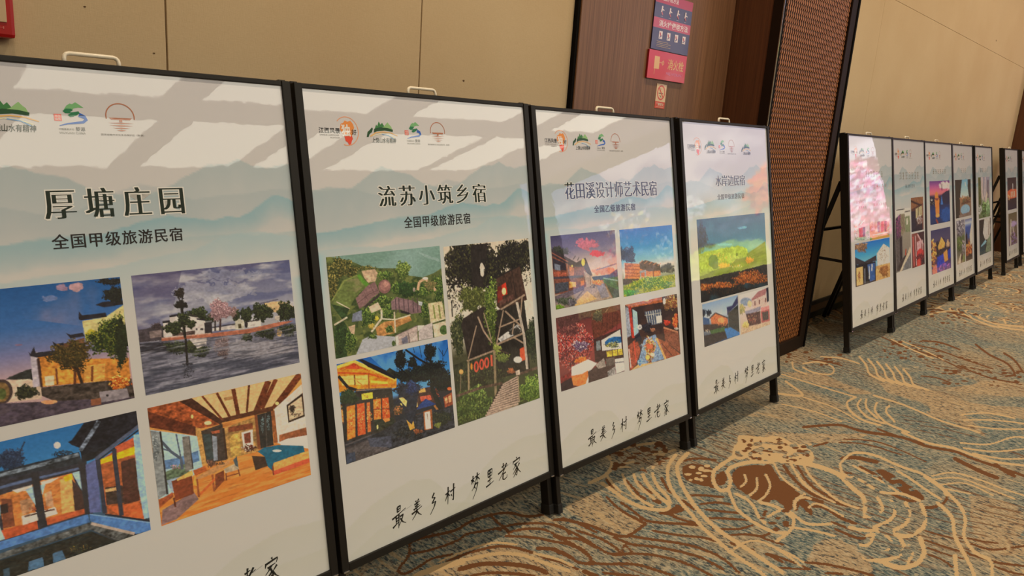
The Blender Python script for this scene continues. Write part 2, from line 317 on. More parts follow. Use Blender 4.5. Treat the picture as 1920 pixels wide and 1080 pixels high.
class Pic:
    """a small painter: quad = the picture's corners (TL TR BR BL) in the sketch units its shapes are given in"""
    def __init__(s, W, H, quad=UNIT, seed=1):
        s.grain = .55; s.W, s.H = W * 2, H * 2; s.a = np.zeros((s.H, s.W, 3)); s.r = np.random.RandomState(seed); s.seed = seed
        A = []; B = []
        for (x, y), (u, v) in zip(quad, [(0, 0), (s.W, 0), (s.W, s.H), (0, s.H)]):
            A.append([x, y, 1, 0, 0, 0, -u * x, -u * y]); B.append(u)
            A.append([0, 0, 0, x, y, 1, -v * x, -v * y]); B.append(v)
        s.h = np.append(np.linalg.solve(np.array(A, float), np.array(B, float)), 1).reshape(3, 3)
        q = np.array(quad, float); x, y = q[:, 0], q[:, 1]
        area = .5 * abs(np.dot(x, np.roll(y, -1)) - np.dot(y, np.roll(x, -1)))
        s.k = (s.W * s.H / area) ** .5
        s.n1 = vnoise(s.H, s.W, 25, 25, seed + 5, 3)
        s.n2 = vnoise(s.H, s.W, 70, 70, seed + 6, 2)
    def T(s, pts):
        p = np.array(pts, float); q = np.c_[p, np.ones(len(p))] @ s.h.T
        return q[:, :2] / q[:, 2:]
    def grad(s, stops):
        v = np.linspace(0, 1, s.H); st = [k for k, c in stops]
        for i in range(3):
            s.a[:, :, i] = np.interp(v, st, [c[i] for k, c in stops])[:, None]
    def _mask(s, P, j=0):
        x0 = int(max(0, P[:, 0].min() - 2 - j)); x1 = int(min(s.W, P[:, 0].max() + 3 + j))
        y0 = int(max(0, P[:, 1].min() - 2 - j)); y1 = int(min(s.H, P[:, 1].max() + 3 + j))
        if x1 <= x0 or y1 <= y0: return None
        X, Y = np.meshgrid(np.arange(x0, x1) + .5, np.arange(y0, y1) + .5)
        if j:
            X = X + (s.n2[y0:y1, x0:x1] - .5) * 2 * j; Y = Y + (s.n1[y0:y1, x0:x1] - .5) * 2 * j
        m = np.zeros(X.shape, bool); n = len(P)
        for i in range(n):
            ax, ay = P[i]; bx, by = P[(i + 1) % n]
            if ay == by: continue
            m ^= ((ay > Y) != (by > Y)) & (X < (bx - ax) * (Y - ay) / (by - ay) + ax)
        return m, (slice(y0, y1), slice(x0, x1))
    def _fill(s, ms, col, tx=0, al=1):
        if ms is None: return
        m, sl = ms; c = np.ones(m.shape + (3,)) * np.array(col, float)
        if tx: c *= (1 + tx * 2 * ((s.n1[sl] * .5 + s.n2[sl] * .5) - .5))[..., None] * 1.0
        mm = (m * al)[..., None]
        s.a[sl] = s.a[sl] * (1 - mm) + c * mm
    def poly(s, pts, col, tx=.25, j=0, al=1):
        s._fill(s._mask(s.T(pts), j * s.k), col, tx, al); return s
    def ell(s, cx, cy, rx, ry, col, tx=.2, j=0, al=1):
        t = np.linspace(0, 6.283, 26)[:-1]
        return s.poly(np.c_[cx + rx * np.cos(t), cy + ry * np.sin(t)], col, tx, j, al)
    def line(s, pts, w, col, tx=.2):
        for (ax, ay), (bx, by) in zip(pts[:-1], pts[1:]):
            d = max(1e-6, ((bx - ax) ** 2 + (by - ay) ** 2) ** .5); nx, ny = -(by - ay) / d * w / 2, (bx - ax) / d * w / 2
            s.poly([(ax + nx, ay + ny), (bx + nx, by + ny), (bx - nx, by - ny), (ax - nx, ay - ny)], col, tx)
        return s
    def fol(s, cx, cy, rx, ry, cols, n=150, sz=10, bright=.25):
        ph = s.r.rand(4) * 6.28
        dens = n * sz * sz > .45 * rx * ry * 3.14
        if dens and min(rx, ry) > 2 * sz:                       # a ragged dark mass under the leaves
            t = np.linspace(0, 6.283, 40)[:-1]; w = .82 + .12 * np.sin(3 * t + ph[0]) + .10 * np.sin(7 * t + ph[1])
            s.poly(np.c_[cx + rx * w * np.cos(t), cy + ry * w * np.sin(t)], np.min(np.array(cols), 0), .5, min(rx, ry) * .25)
        sz *= .5
        for i in range(int(n * 2.6)):
            t = s.r.rand() * 6.283; q = s.r.rand() ** .55 * (1 + .16 * np.sin(3 * t + ph[0]) + .13 * np.sin(7 * t + ph[1]))
            lit = 1.0 - .22 * q * np.sin(t)
            c = np.array(cols[s.r.randint(len(cols))]) * (1 + bright * (s.r.rand() * 2 - 1)) * lit
            P = s.T([(cx + rx * q * np.cos(t), cy + ry * q * np.sin(t))])[0]; R = max(1.1, sz * s.k * (.4 + .9 * s.r.rand()))
            x0, x1 = int(max(0, P[0] - R)), int(min(s.W, P[0] + R + 1)); y0, y1 = int(max(0, P[1] - R)), int(min(s.H, P[1] + R + 1))
            if x1 <= x0 or y1 <= y0: continue
            X, Y = np.meshgrid(np.arange(x0, x1) + .5, np.arange(y0, y1) + .5); a = s.r.rand() * 3.14
            dx, dy = X - P[0], Y - P[1]; u = dx * np.cos(a) + dy * np.sin(a); v = -dx * np.sin(a) + dy * np.cos(a)
            m = (u / R) ** 2 + (v / (R * .55)) ** 2 < 1
            s.a[y0:y1, x0:x1][m] = c
        return s
    def tex(s, pts, col, sx, sy, th=.5, sh=6, al=.7, seed=0):
        n = vnoise(s.H, s.W, sx, sy, s.seed * 7 + seed, 4); w = np.clip((n - th) * sh, 0, 1) * al
        ms = s._mask(s.T(pts)) if pts is not None else (np.ones((s.H, s.W), bool), (slice(0, s.H), slice(0, s.W)))
        if ms is None: return s
        m, sl = ms; mm = (w[sl] * m)[..., None]
        s.a[sl] = s.a[sl] * (1 - mm) + np.array(col, float) * mm
        return s
    def out(s):
        a = s.a + (s.n2[..., None] - .5) * (10 + .12 * s.a) * s.grain
        a = a.reshape(s.H // 2, 2, s.W // 2, 2, 3).mean((1, 3))
        return np.clip(a, 0, 255)
DG = [(34, 40, 26), (48, 54, 30), (26, 30, 22), (62, 66, 36)]
def pictures():
    P = {}
    # --- board 1
    p = Pic(260, 185, [(-480, 151), (838, 22), (945, 878), (-360, 1175)], 11)
    p.grad([(0, (28, 76, 124)), (.3, (54, 94, 142)), (.5, (114, 110, 140)), (.68, (180, 140, 134)), (1, (178, 140, 130))])
    p.tex([(200, 60), (840, 20), (850, 400), (300, 300)], (150, 118, 132), 5, 3, .5, 3, .5)
    p.ell(500, 85, 35, 22, (150, 118, 134), j=20).ell(590, 85, 40, 28, (178, 134, 132), j=20).ell(440, 165, 45, 22, (95, 108, 142), j=20).ell(262, 480, 22, 7, (120, 92, 112))
    p.poly([(190, 725), (250, 680), (340, 650), (350, 730)], (42, 42, 38), .5, 10)
    p.poly([(-480, 800), (0, 775), (120, 740), (190, 725), (330, 720), (400, 770), (400, 862), (130, 888), (-480, 960)], (202, 168, 138), .2)
    p.poly([(-480, 700), (0, 668), (95, 640), (105, 655), (85, 742), (-480, 830)], (46, 42, 46), .4)
    p.ell(168, 805, 64, 88, (62, 46, 42)).ell(168, 808, 46, 70, (112, 82, 46), .6).ell(170, 820, 25, 40, (70, 74, 36), .6)
    p.poly([(5, 800), (58, 795), (60, 855), (8, 862)], (62, 36, 30)).poly([(-300, 810), (-150, 800), (-150, 900), (-300, 910)], (62, 36, 30))
    p.fol(310, 812, 66, 48, [(40, 42, 28), (58, 56, 30), (25, 28, 22)], 120, 14)
    p.poly([(370, 560), (460, 540), (650, 590), (900, 590), (915, 735), (400, 778)], (196, 116, 44), .5)
    p.poly([(330, 552), (370, 530), (392, 770), (350, 782)], (186, 166, 166))
    p.poly([(470, 495), (640, 440), (650, 565), (470, 565)], (112, 70, 48), .4)
    p.poly([(625, 325), (760, 300), (862, 218), (885, 420), (780, 480), (650, 470)], (208, 184, 116), .2)
    p.ell(690, 430, 45, 45, (178, 156, 46), j=15)
    for q in ([(318, 525), (330, 545), (350, 495), (362, 540), (372, 535), (470, 525), (465, 556), (375, 572), (330, 560)], [(455, 460), (480, 480), (520, 470), (522, 492), (470, 500)], [(533, 405), (560, 418), (630, 405), (642, 432), (560, 442)], [(605, 258), (625, 285), (760, 270), (768, 300), (620, 320), (605, 312)], [(700, 215), (740, 195), (862, 185), (862, 216), (750, 232)]):
        p.poly(q, (36, 33, 38), .3)
    p.poly([(400, 640), (580, 655), (586, 752), (402, 772)], (222, 138, 52), .4).poly([(415, 705), (470, 700), (470, 768), (420, 772)], (238, 196, 146))
    p.poly([(640, 640), (765, 625), (762, 750), (645, 757)], (228, 150, 66), .4).line([(690, 640), (690, 750)], 14, (120, 62, 30)).line([(480, 650), (490, 765)], 12, (110, 55, 30)).line([(590, 650), (590, 765)], 16, (90, 46, 26))
    p.line([(375, 575), (398, 780)], 16, (60, 38, 32))
    p.fol(790, 55, 85, 26, [(28, 28, 28), (40, 40, 38)], 60, 12).fol(805, 150, 60, 60, [(28, 28, 26), (38, 40, 30)], 90, 13)
    p.fol(790, 450, 125, 140, [(38, 52, 24), (72, 84, 30), (30, 38, 20), (104, 102, 36)], 420, 13)
    p.fol(565, 560, 125, 110, [(72, 56, 26), (48, 38, 20), (98, 72, 30), (60, 52, 24)], 330, 13)
    p.fol(860, 470, 50, 190, [(30, 36, 20), (44, 50, 24)], 120, 12)
    p.line([(600, 650), (632, 762)], 18, (48, 32, 22)).line([(610, 690), (570, 640)], 8, (70, 40, 24))
    p.poly([(395, 782), (920, 735), (945, 872), (480, 884), (400, 842)], (64, 52, 44), .9)
    p.fol(850, 765, 65, 50, [(222, 122, 42), (172, 72, 26), (242, 164, 74)], 70, 14)
    p.poly([(-480, 970), (130, 888), (480, 882), (945, 868), (945, 1180), (-480, 1280)], (66, 54, 62), .5)
    p.tex([(-480, 970), (130, 888), (945, 868), (945, 1180), (-480, 1280)], (100, 82, 84), 30, 60, .52, 6, .5)
    p.ell(445, 886, 48, 14, (216, 142, 92), j=6).poly([(735, 825), (895, 805), (912, 872), (740, 902)], (138, 122, 120)).ell(782, 852, 8, 8, (40, 34, 34)).poly([(685, 878), (745, 868), (747, 915), (688, 922)], (132, 76, 50))
    P['1a'] = p
    p = Pic(270, 190, [(20, 137), (1203, 30), (1283, 805), (131, 1043)], 12)
    p.grad([(0, (84, 78, 104)), (.2, (110, 106, 124)), (.42, (150, 142, 146)), (.6, (158, 148, 142)), (1, (66, 64, 72))])
    p.tex(None, (190, 178, 170), 5, 13, .44, 5, .8, 1).tex(None, (80, 82, 112), 5, 12, .53, 6, .7, 2).tex([(20, 137), (400, 100), (300, 560), (70, 560)], (76, 66, 92), 3, 5, .35, 3, .6, 3)
    p.ell(640, 270, 300, 75, (176, 166, 164), .2, 60, .45).ell(760, 150, 240, 40, (168, 160, 160), .2, 50, .4)
    p.ell(1120, 385, 110, 40, (218, 168, 104), j=25, al=.8).line([(980, 360), (1120, 328)], 9, (92, 86, 98))
    p.fol(1180, 420, 75, 75, DG, 200, 14).fol(1005, 425, 78, 66, DG, 200, 14).fol(880, 440, 48, 55, DG, 130, 14).fol(810, 450, 26, 46, DG, 70, 12).fol(955, 400, 22, 40, DG, 60, 10).fol(610, 470, 32, 36, DG, 80, 12)
    p.fol(520, 432, 74, 48, DG, 170, 13).fol(780, 420, 40, 40, [(150, 112, 100), (110, 84, 76)], 60, 8)
    p.poly([(75, 548), (130, 540), (180, 525), (262, 515), (275, 625), (85, 640)], (66, 56, 58), .5).poly([(160, 560), (250, 545), (252, 600), (165, 610)], (130, 108, 100), .5)
    p.poly([(310, 455), (400, 438), (520, 458), (575, 482), (582, 582), (330, 594), (265, 602), (262, 500), (310, 492)], (204, 184, 168), .15)
    p.line([(308, 448), (402, 432)], 15, (38, 34, 38)).line([(258, 492), (314, 484)], 15, (38, 34, 38)).line([(512, 468), (578, 478)], 12, (38, 34, 38)).line([(440, 430), (520, 452)], 10, (60, 50, 48))
    p.poly([(568, 500), (625, 488), (628, 578), (575, 582)], (44, 38, 40)).line([(575, 492), (628, 486)], 12, (110, 104, 100))
    for x in (512, 545, 556): p.ell(x, 546, 6, 8, (50, 44, 44))
    p.poly([(330, 575), (500, 555), (500, 585), (330, 596)], (92, 70, 62), .6)
    p.poly([(628, 540), (800, 514), (800, 545), (630, 562)], (206, 186, 170)).line([(628, 535), (800, 510)], 7, (46, 40, 42)).poly([(890, 498), (990, 480), (992, 528), (892, 538)], (208, 190, 174)).line([(888, 492), (975, 484)], 8, (46, 40, 42))
    p.poly([(798, 490), (815, 482), (830, 468), (850, 480), (866, 490), (868, 545), (800, 550)], (192, 176, 150)).poly([(822, 510), (845, 507), (846, 540), (824, 543)], (74, 62, 40)).ell(882, 515, 12, 24, (40, 34, 34)).poly([(1095, 455), (1130, 450), (1132, 480), (1096, 485)], (180, 160, 140))
    p.fol(340, 535, 70, 48, DG, 150, 13).fol(470, 508, 34, 30, DG, 80, 12).fol(215, 520, 40, 30, [(80, 64, 64), (60, 50, 50)], 40, 7)
    p.fol(685, 405, 82, 78, [(168, 128, 122), (142, 102, 102), (190, 150, 146), (120, 84, 84)], 330, 11).line([(690, 470), (686, 560)], 14, (66, 46, 44)).line([(650, 480), (650, 560)], 12, (46, 38, 36))
    W = [(80, 640), (250, 628), (640, 603), (900, 578), (1080, 540), (1200, 505), (1262, 512), (1290, 812), (125, 1050)]
    p.poly(W, (104, 98, 106), .2).poly([(85, 650), (300, 640), (420, 720), (330, 720), (100, 720)], (46, 42, 46), .5, 14)
    p.ell(950, 700, 300, 70, (166, 152, 146), .2, 30, .55).ell(480, 790, 200, 40, (140, 134, 138), .2, 30, .5)
    p.fol(400, 680, 130, 45, DG, 150, 13).fol(530, 710, 90, 40, DG, 110, 13).fol(480, 650, 45, 35, [(70, 70, 34)], 40, 10).fol(1030, 580, 74, 44, DG, 120, 13).fol(890, 606, 38, 34, DG, 60, 12).fol(1190, 560, 70, 45, DG, 90, 13)
    p.fol(705, 675, 58, 90, [(110, 88, 82), (90, 72, 70), (128, 104, 98)], 180, 12).poly([(450, 606), (582, 596), (590, 658), (520, 690), (470, 640)], (192, 172, 158), .3, 6).ell(1130, 580, 22, 28, (206, 160, 100), j=8)
    p.tex(W, (46, 46, 54), 10, 90, .5, 9, .55, 4).tex(W, (168, 158, 160), 8, 80, .56, 10, .5, 5).tex([(100, 860), (1280, 700), (1290, 812), (125, 1050)], (46, 48, 58), 6, 30, .4, 5, .6, 6)
    p.poly([(250, 614), (600, 580), (900, 548), (1120, 500), (1235, 488), (1200, 505), (1080, 540), (900, 580), (640, 604), (250, 632)], (168, 96, 70), .3).line([(250, 610), (620, 578)], 7, (198, 148, 122))
    p.line([(400, 380), (412, 470), (426, 610)], 20, (30, 26, 22)).fol(385, 275, 38, 40, [(52, 40, 34), (34, 30, 26)], 70, 9).fol(395, 362, 50, 30, [(30, 28, 24)], 70, 11).line([(395, 380), (358, 360)], 9, (30, 26, 22)).line([(400, 380), (438, 352)], 9, (30, 26, 22)).line([(398, 370), (372, 290)], 8, (36, 30, 26)).line([(400, 370), (408, 285)], 8, (36, 30, 26)).fol(415, 470, 45, 55, DG, 100, 12)
    p.line([(430, 612), (444, 815)], 17, (32, 28, 26)).line([(405, 806), (485, 806)], 8, (36, 34, 36)).fol(445, 860, 40, 60, [(50, 48, 52)], 40, 9)
    P['1b'] = p
    p = Pic(260, 185, [(-430, 280), (868, 33), (958, 780), (-330, 1210)], 13)
    p.grad([(0, (38, 98, 146)), (.3, (60, 120, 164)), (.5, (70, 120, 160)), (1, (40, 40, 40))])
    p.ell(416, 222, 20, 21, (218, 198, 194)).fol(140, 300, 105, 70, [(38, 48, 66), (48, 62, 82)], 170, 11).line([(230, 190), (160, 340)], 8, (40, 48, 62)).fol(-200, 330, 150, 70, [(38, 48, 66), (48, 62, 82)], 150, 12).fol(450, 275, 60, 18, [(34, 40, 46)], 50, 9)
    p.poly([(478, 205), (500, 195), (570, 92), (870, 25), (885, 112), (640, 312), (560, 340), (545, 245), (500, 225)], (30, 29, 33), .6).line([(655, 85), (600, 180), (548, 262)], 24, (104, 108, 116), 1.2).line([(635, 320), (885, 125)], 20, (78, 82, 98)).line([(640, 335), (885, 150)], 10, (36, 34, 40))
    p.poly([(-430, 480), (0, 388), (250, 330), (540, 270), (562, 340), (280, 400), (0, 430), (-430, 520)], (40, 42, 46), .6).line([(-200, 440), (30, 402), (300, 345), (540, 285)], 22, (92, 96, 100), 1.2)
    p.poly([(-430, 520), (0, 428), (562, 340), (590, 664), (0, 850), (-430, 990)], (46, 43, 50), .5).line([(40, 480), (270, 425)], 18, (84, 96, 124)).line([(310, 420), (540, 372)], 14, (84, 96, 124))
    for q in ([(75, 520), (270, 460), (302, 742), (105, 802)], [(312, 440), (500, 400), (578, 655), (355, 722)]):
        p.poly(q, (206, 116, 54), .4)
    p.poly([(85, 742), (295, 690), (302, 742), (105, 802)], (186, 78, 40)).poly([(348, 682), (570, 622), (578, 656), (356, 722)], (190, 84, 44)).poly([(85, 540), (150, 545), (165, 720), (95, 730)], (120, 62, 40), .4).poly([(80, 580), (125, 570), (130, 630), (85, 638)], (46, 30, 28))
    p.poly([(150, 490), (270, 462), (262, 490), (180, 506)], (236, 202, 172)).poly([(318, 445), (430, 420), (380, 452), (325, 468)], (236, 202, 172)).poly([(430, 440), (500, 410), (520, 640), (440, 650)], (226, 156, 84), .3).poly([(450, 420), (502, 402), (502, 438), (460, 452)], (246, 168, 24)).poly([(500, 440), (560, 520), (572, 625), (515, 640)], (64, 40, 36))
    p.poly([(195, 560), (270, 540), (280, 620), (210, 650)], (190, 132, 90), .4).poly([(340, 520), (380, 500), (395, 610), (350, 600)], (200, 142, 100), .4).poly([(205, 655), (402, 608), (416, 650), (212, 716)], (222, 192, 168)).line([(222, 660), (398, 622)], 9, (70, 44, 38)).fol(300, 615, 60, 16, [(150, 70, 44)], 20, 10)
    for q in ([(25, 520), (75, 508), (82, 640), (65, 690), (106, 800), (60, 810)], [(230, 492), (276, 470), (288, 592)], [(500, 398), (546, 388), (562, 522)], [(318, 466), (346, 460), (328, 532)]):
        p.poly(q, (160, 182, 202), .25)
    for a, b in (((283, 378), (332, 742)), ((560, 325), (598, 664)), ((-10, 500), (30, 832)), ((-250, 520), (-210, 900))): p.line([a, b], 46, (42, 39, 43))
    p.poly([(-230, 560), (-20, 520), (0, 830), (-200, 900)], (196, 106, 50), .5)
    p.poly([(578, 352), (642, 318), (668, 652), (602, 655)], (88, 92, 132), .2).poly([(660, 330), (850, 200), (922, 712), (690, 662)], (170, 84, 42), .4).poly([(665, 322), (862, 250), (858, 302), (665, 352)], (250, 178, 18), .2).poly([(745, 250), (855, 195), (862, 250), (750, 290)], (190, 84, 50)).poly([(780, 342), (862, 322), (892, 590), (800, 612)], (72, 38, 30), .4).poly([(690, 500), (790, 490), (800, 600), (700, 610)], (58, 40, 34), .6).poly([(690, 510), (760, 500), (762, 520), (692, 530)], (216, 160, 100)).poly([(700, 622), (890, 602), (916, 706), (790, 692)], (206, 92, 44), .3)
    p.line([(740, 262), (786, 682)], 26, (46, 46, 56)).line([(648, 322), (690, 662)], 26, (46, 46, 58)).poly([(850, 180), (888, 180), (948, 702), (916, 708), (880, 500)], (152, 178, 202), .25)
    p.poly([(-430, 980), (0, 850), (60, 820), (590, 662), (602, 712), (60, 872), (0, 930), (-430, 1080)], (78, 116, 166), .25).poly([(602, 662), (958, 732), (960, 785), (870, 802), (605, 708)], (78, 116, 166), .25).line([(602, 664), (958, 735)], 8, (120, 150, 190)).line([(690, 668), (950, 722)], 10, (30, 30, 40))
    p.poly([(-430, 1080), (0, 915), (600, 718), (860, 800), (780, 848), (610, 762), (60, 932), (0, 1045), (-430, 1250)], (80, 78, 74), 1.).line([(610, 722), (862, 800)], 18, (176, 150, 130))
    p.poly([(60, 938), (610, 772), (762, 848), (400, 980), (-330, 1230), (-430, 1150)], (33, 33, 29), .6).poly([(245, 950), (325, 925), (335, 985), (238, 1012)], (72, 102, 126)).poly([(385, 905), (440, 885), (462, 945), (388, 967)], (72, 102, 126)).poly([(90, 995), (130, 985), (130, 1040), (95, 1050)], (60, 80, 92)).fol(540, 880, 60, 26, [(60, 70, 40), (120, 90, 40)], 25, 7)
    P['1c'] = p
    p = Pic(270, 190, [(25, 240), (1095, 5), (1168, 705), (122, 1060)], 14)
    p.grad([(0, (206, 140, 74)), (.5, (206, 124, 52)), (1, (206, 112, 42))])
    p.tex(None, (232, 156, 76), 8, 50, .5, 6, .6, 1).tex(None, (150, 76, 30), 6, 60, .6, 8, .5, 2)
    p.poly([(250, 195), (1095, 5), (910, 242), (770, 262), (560, 332)], (226, 170, 110), .1).poly([(25, 240), (250, 195), (540, 352), (400, 382), (30, 265)], (152, 72, 36), .7)
    p.poly([(250, 195), (335, 172), (556, 330), (540, 358)], (66, 36, 24), .4)
    B = (100, 46, 24)
    for a, b, w in (((410, 160), (548, 320), 15), ((512, 138), (600, 302), 18), ((626, 112), (660, 288), 28), ((736, 84), (720, 272), 15), ((870, 58), (785, 272), 42), ((922, 46), (825, 248), 28), ((1088, 14), (908, 252), 44)): p.line([a, b], w, B, .5)
    p.poly([(560, 172), (622, 160), (625, 182), (566, 194)], (176, 124, 74)).line([(548, 328), (902, 246)], 30, (82, 42, 24), .4)
    p.poly([(910, 250), (1100, 82), (1152, 525), (930, 485)], (218, 194, 168), .1).poly([(995, 225), (1108, 140), (1123, 302), (1008, 346)], (50, 32, 24)).poly([(1006, 232), (1100, 164), (1112, 292), (1016, 330)], (202, 168, 128)).fol(1035, 250, 22, 28, [(46, 34, 28)], 26, 9).fol(1060, 290, 36, 14, [(60, 40, 30)], 22, 8)
    p.poly([(560, 380), (790, 300), (802, 542), (580, 592)], (166, 118, 62), .5).poly([(590, 375), (760, 345), (762, 385), (592, 410)], (120, 56, 30), .4).poly([(600, 430), (670, 415), (680, 570), (612, 585)], (190, 142, 66), .5).poly([(683, 410), (760, 390), (766, 500), (695, 515)], (228, 204, 178)).poly([(700, 420), (745, 408), (748, 480), (706, 488)], (126, 58, 38), .5).fol(735, 520, 50, 26, [(110, 40, 26), (70, 36, 26), (220, 190, 160)], 40, 10)
    p.poly([(790, 290), (890, 265), (906, 498), (815, 522)], (38, 33, 31)).fol(828, 360, 12, 55, [(96, 112, 110)], 40, 6).fol(868, 345, 12, 55, [(96, 112, 110)], 40, 6).line([(848, 280), (860, 510)], 6, (70, 60, 54)).line([(782, 290), (806, 524)], 20, (122, 62, 32)).line([(900, 262), (922, 482)], 26, (142, 76, 36), .4)
    p.poly([(30, 262), (365, 370), (366, 432), (40, 372)], (96, 44, 26), .5)
    p.poly([(45, 390), (375, 435), (412, 650), (200, 832), (100, 872)], (168, 188, 206), .1).poly([(140, 602), (240, 585), (380, 535), (392, 605), (250, 652), (150, 662)], (88, 118, 152), .3).poly([(150, 682), (300, 622), (330, 700), (160, 772)], (98, 112, 82), .7).fol(230, 645, 50, 16, [(176, 120, 130), (90, 110, 70)], 30, 9).poly([(160, 740), (330, 690), (200, 828)], (150, 160, 170), .3)
    p.line([(120, 465), (190, 540), (262, 590), (272, 665)], 20, (72, 78, 88)).line([(262, 590), (228, 420)], 10, (72, 78, 88)).line([(190, 540), (130, 520)], 10, (72, 78, 88)).poly([(270, 440), (322, 435), (342, 662), (292, 682)], (112, 102, 92), .4)
    p.poly([(45, 395), (115, 405), (162, 832), (100, 872)], (134, 132, 126), .3).fol(85, 520, 24, 90, [(96, 98, 96), (160, 158, 150)], 60, 8).line([(118, 402), (166, 838)], 13, (42, 36, 34)).line([(318, 435), (345, 660)], 7, (60, 48, 40)).poly([(105, 880), (200, 822), (210, 850), (112, 930)], (152, 70, 36), .4)
    p.poly([(362, 378), (402, 385), (438, 622), (408, 632)], (202, 142, 72), .4).poly([(402, 400), (550, 350), (578, 600), (440, 622)], (62, 47, 40), .5).poly([(478, 430), (512, 440), (517, 602), (490, 606)], (134, 134, 138)).poly([(415, 420), (470, 420), (490, 590), (440, 600)], (52, 60, 58), .4).line([(556, 380), (580, 595)], 14, (56, 32, 22)).poly([(470, 405), (530, 392), (532, 412), (480, 420)], (176, 84, 50))
    p.poly([(130, 945), (350, 820), (385, 870), (230, 1010), (125, 1050)], (132, 98, 92), .3)
    p.poly([(345, 735), (470, 660), (600, 598), (602, 625), (490, 692), (390, 732)], (192, 130, 76)).line([(372, 730), (386, 856)], 15, (152, 76, 40)).line([(480, 700), (493, 818)], 15, (152, 76, 40)).line([(392, 840), (540, 690)], 16, (200, 92, 40)).poly([(500, 700), (560, 670), (565, 740), (500, 810)], (120, 56, 30), .4)
    p.poly([(195, 745), (335, 700), (352, 832), (222, 882)], (126, 56, 30), .3).line([(210, 860), (222, 925)], 13, (90, 42, 26)).poly([(230, 730), (340, 668), (345, 706), (235, 744)], (232, 168, 84)).poly([(345, 672), (430, 640), (442, 672), (360, 712)], (176, 84, 38)).poly([(345, 770), (360, 700), (372, 780)], (236, 160, 60))
    p.poly([(560, 662), (650, 620), (667, 665), (570, 692)], (186, 156, 120)).poly([(625, 600), (650, 575), (662, 650), (640, 640)], (70, 80, 82)).line([(575, 690), (578, 742)], 9, (120, 60, 34)).line([(660, 665), (672, 712)], 9, (120, 60, 34)).line([(580, 715), (670, 690)], 8, (130, 64, 36)).fol(470, 625, 30, 24, [(96, 62, 46), (130, 80, 60)], 30, 8).fol(530, 620, 30, 14, [(60, 42, 34)], 16, 9)
    p.poly([(905, 600), (1150, 540), (1157, 592), (910, 692)], (236, 152, 74)).line([(905, 692), (1158, 602)], 30, (206, 80, 48)).poly([(945, 430), (1135, 376), (1142, 442), (945, 480)], (142, 76, 42), .4).poly([(940, 480), (1000, 455), (1142, 430), (1148, 500), (960, 500)], (228, 208, 194), .1)
    p.poly([(795, 542), (840, 515), (940, 498), (1112, 505), (1122, 545), (905, 622), (897, 675), (865, 645), (845, 578)], (20, 88, 108), .2).ell(930, 538, 32, 9, (206, 216, 210)).poly([(755, 572), (845, 578), (865, 642), (780, 672)], (60, 40, 30), .3).line([(900, 640), (905, 705)], 10, (120, 50, 30)).ell(450, 345, 26, 14, (250, 206, 130)).ell(340, 300, 9, 14, (240, 190, 110)).ell(930, 212, 14, 12, (250, 200, 120))
    P['1d'] = p
    # --- board 2
    p = Pic(250, 180, [(50, 132), (1095, 40), (1170, 862), (143, 1065)], 21)
    p.grad([(0, (88, 94, 50)), (1, (84, 90, 46))]); p.tex(None, (44, 58, 28), 20, 20, .5, 6, .8, 1).tex(None, (130, 128, 62), 26, 22, .58, 8, .6, 2)
    LK = [(40, 120), (1100, 20), (1118, 245), (1040, 292), (940, 328), (820, 312), (690, 242), (540, 240), (380, 215), (280, 170)]
    p.poly(LK, (112, 136, 118), .08).tex(LK, (150, 168, 158), 2, 3, .5, 3, .6, 3).poly([(880, 90), (1090, 160), (1100, 190), (960, 140)], (160, 172, 162), .1, 6, .5)
    G1 = [(98, 88, 42), (144, 124, 62), (60, 62, 30), (46, 52, 26)]; G2 = [(60, 82, 36), (94, 112, 46), (38, 54, 26), (120, 130, 58)]
    p.fol(190, 240, 150, 90, G1, 260, 15).fol(110, 370, 60, 130, G1, 160, 15).fol(430, 235, 90, 18, G1, 60, 10)
    p.poly([(150, 480), (200, 350), (340, 300), (440, 395), (330, 490), (270, 592), (110, 582)], (100, 108, 54), .3).tex([(200, 350), (340, 330), (400, 400), (280, 500)], (138, 122, 82), 12, 12, .42, 5, .7, 4).line([(350, 295), (385, 350), (435, 395)], 34, (88, 128, 42)).line([(110, 530), (220, 350), (340, 300)], 12, (130, 134, 66))
    p.poly([(378, 262), (500, 248), (532, 290), (505, 358), (440, 372), (400, 320)], (194, 156, 120), .3)
    p.fol(590, 310, 66, 44, G2, 120, 14).fol(760, 262, 62, 88, [(110, 124, 56), (80, 98, 40), (140, 146, 72), (52, 68, 30)], 220, 13).fol(820, 430, 160, 66, [(36, 56, 28), (50, 72, 32)], 220, 15).fol(560, 545, 110, 60, G2, 170, 14).fol(440, 690, 80, 90, G2, 190, 13).fol(620, 640, 60, 66, G2, 130, 13).fol(960, 460, 90, 44, G2, 130, 14).fol(1090, 440, 50, 130, G2, 160, 14).fol(690, 430, 36, 60, G2, 80, 12).fol(960, 640, 46, 80, G2, 110, 12)
    p.poly([(100, 560), (270, 602), (235, 690), (138, 742), (150, 1062), (250, 1045), (245, 760)], (44, 62, 32), .6).fol(190, 880, 56, 150, [(34, 50, 26), (50, 68, 32)], 160, 15).fol(280, 900, 50, 110, G2, 130, 12)
    p.poly([(325, 515), (380, 455), (430, 400), (500, 360), (545, 462), (465, 520), (420, 570), (360, 608)], (130, 94, 88), .25).line([(340, 560), (440, 480), (530, 440)], 6, (92, 64, 62)).line([(395, 440), (440, 540)], 5, (100, 70, 66)).line([(455, 385), (500, 480)], 5, (100, 70, 66)).poly([(400, 590), (540, 470), (550, 490), (420, 600)], (60, 48, 46))
    p.ell(590, 408, 57, 64, (132, 90, 82)).ell(594, 400, 44, 48, (156, 106, 94)).ell(600, 385, 24, 24, (186, 130, 112))
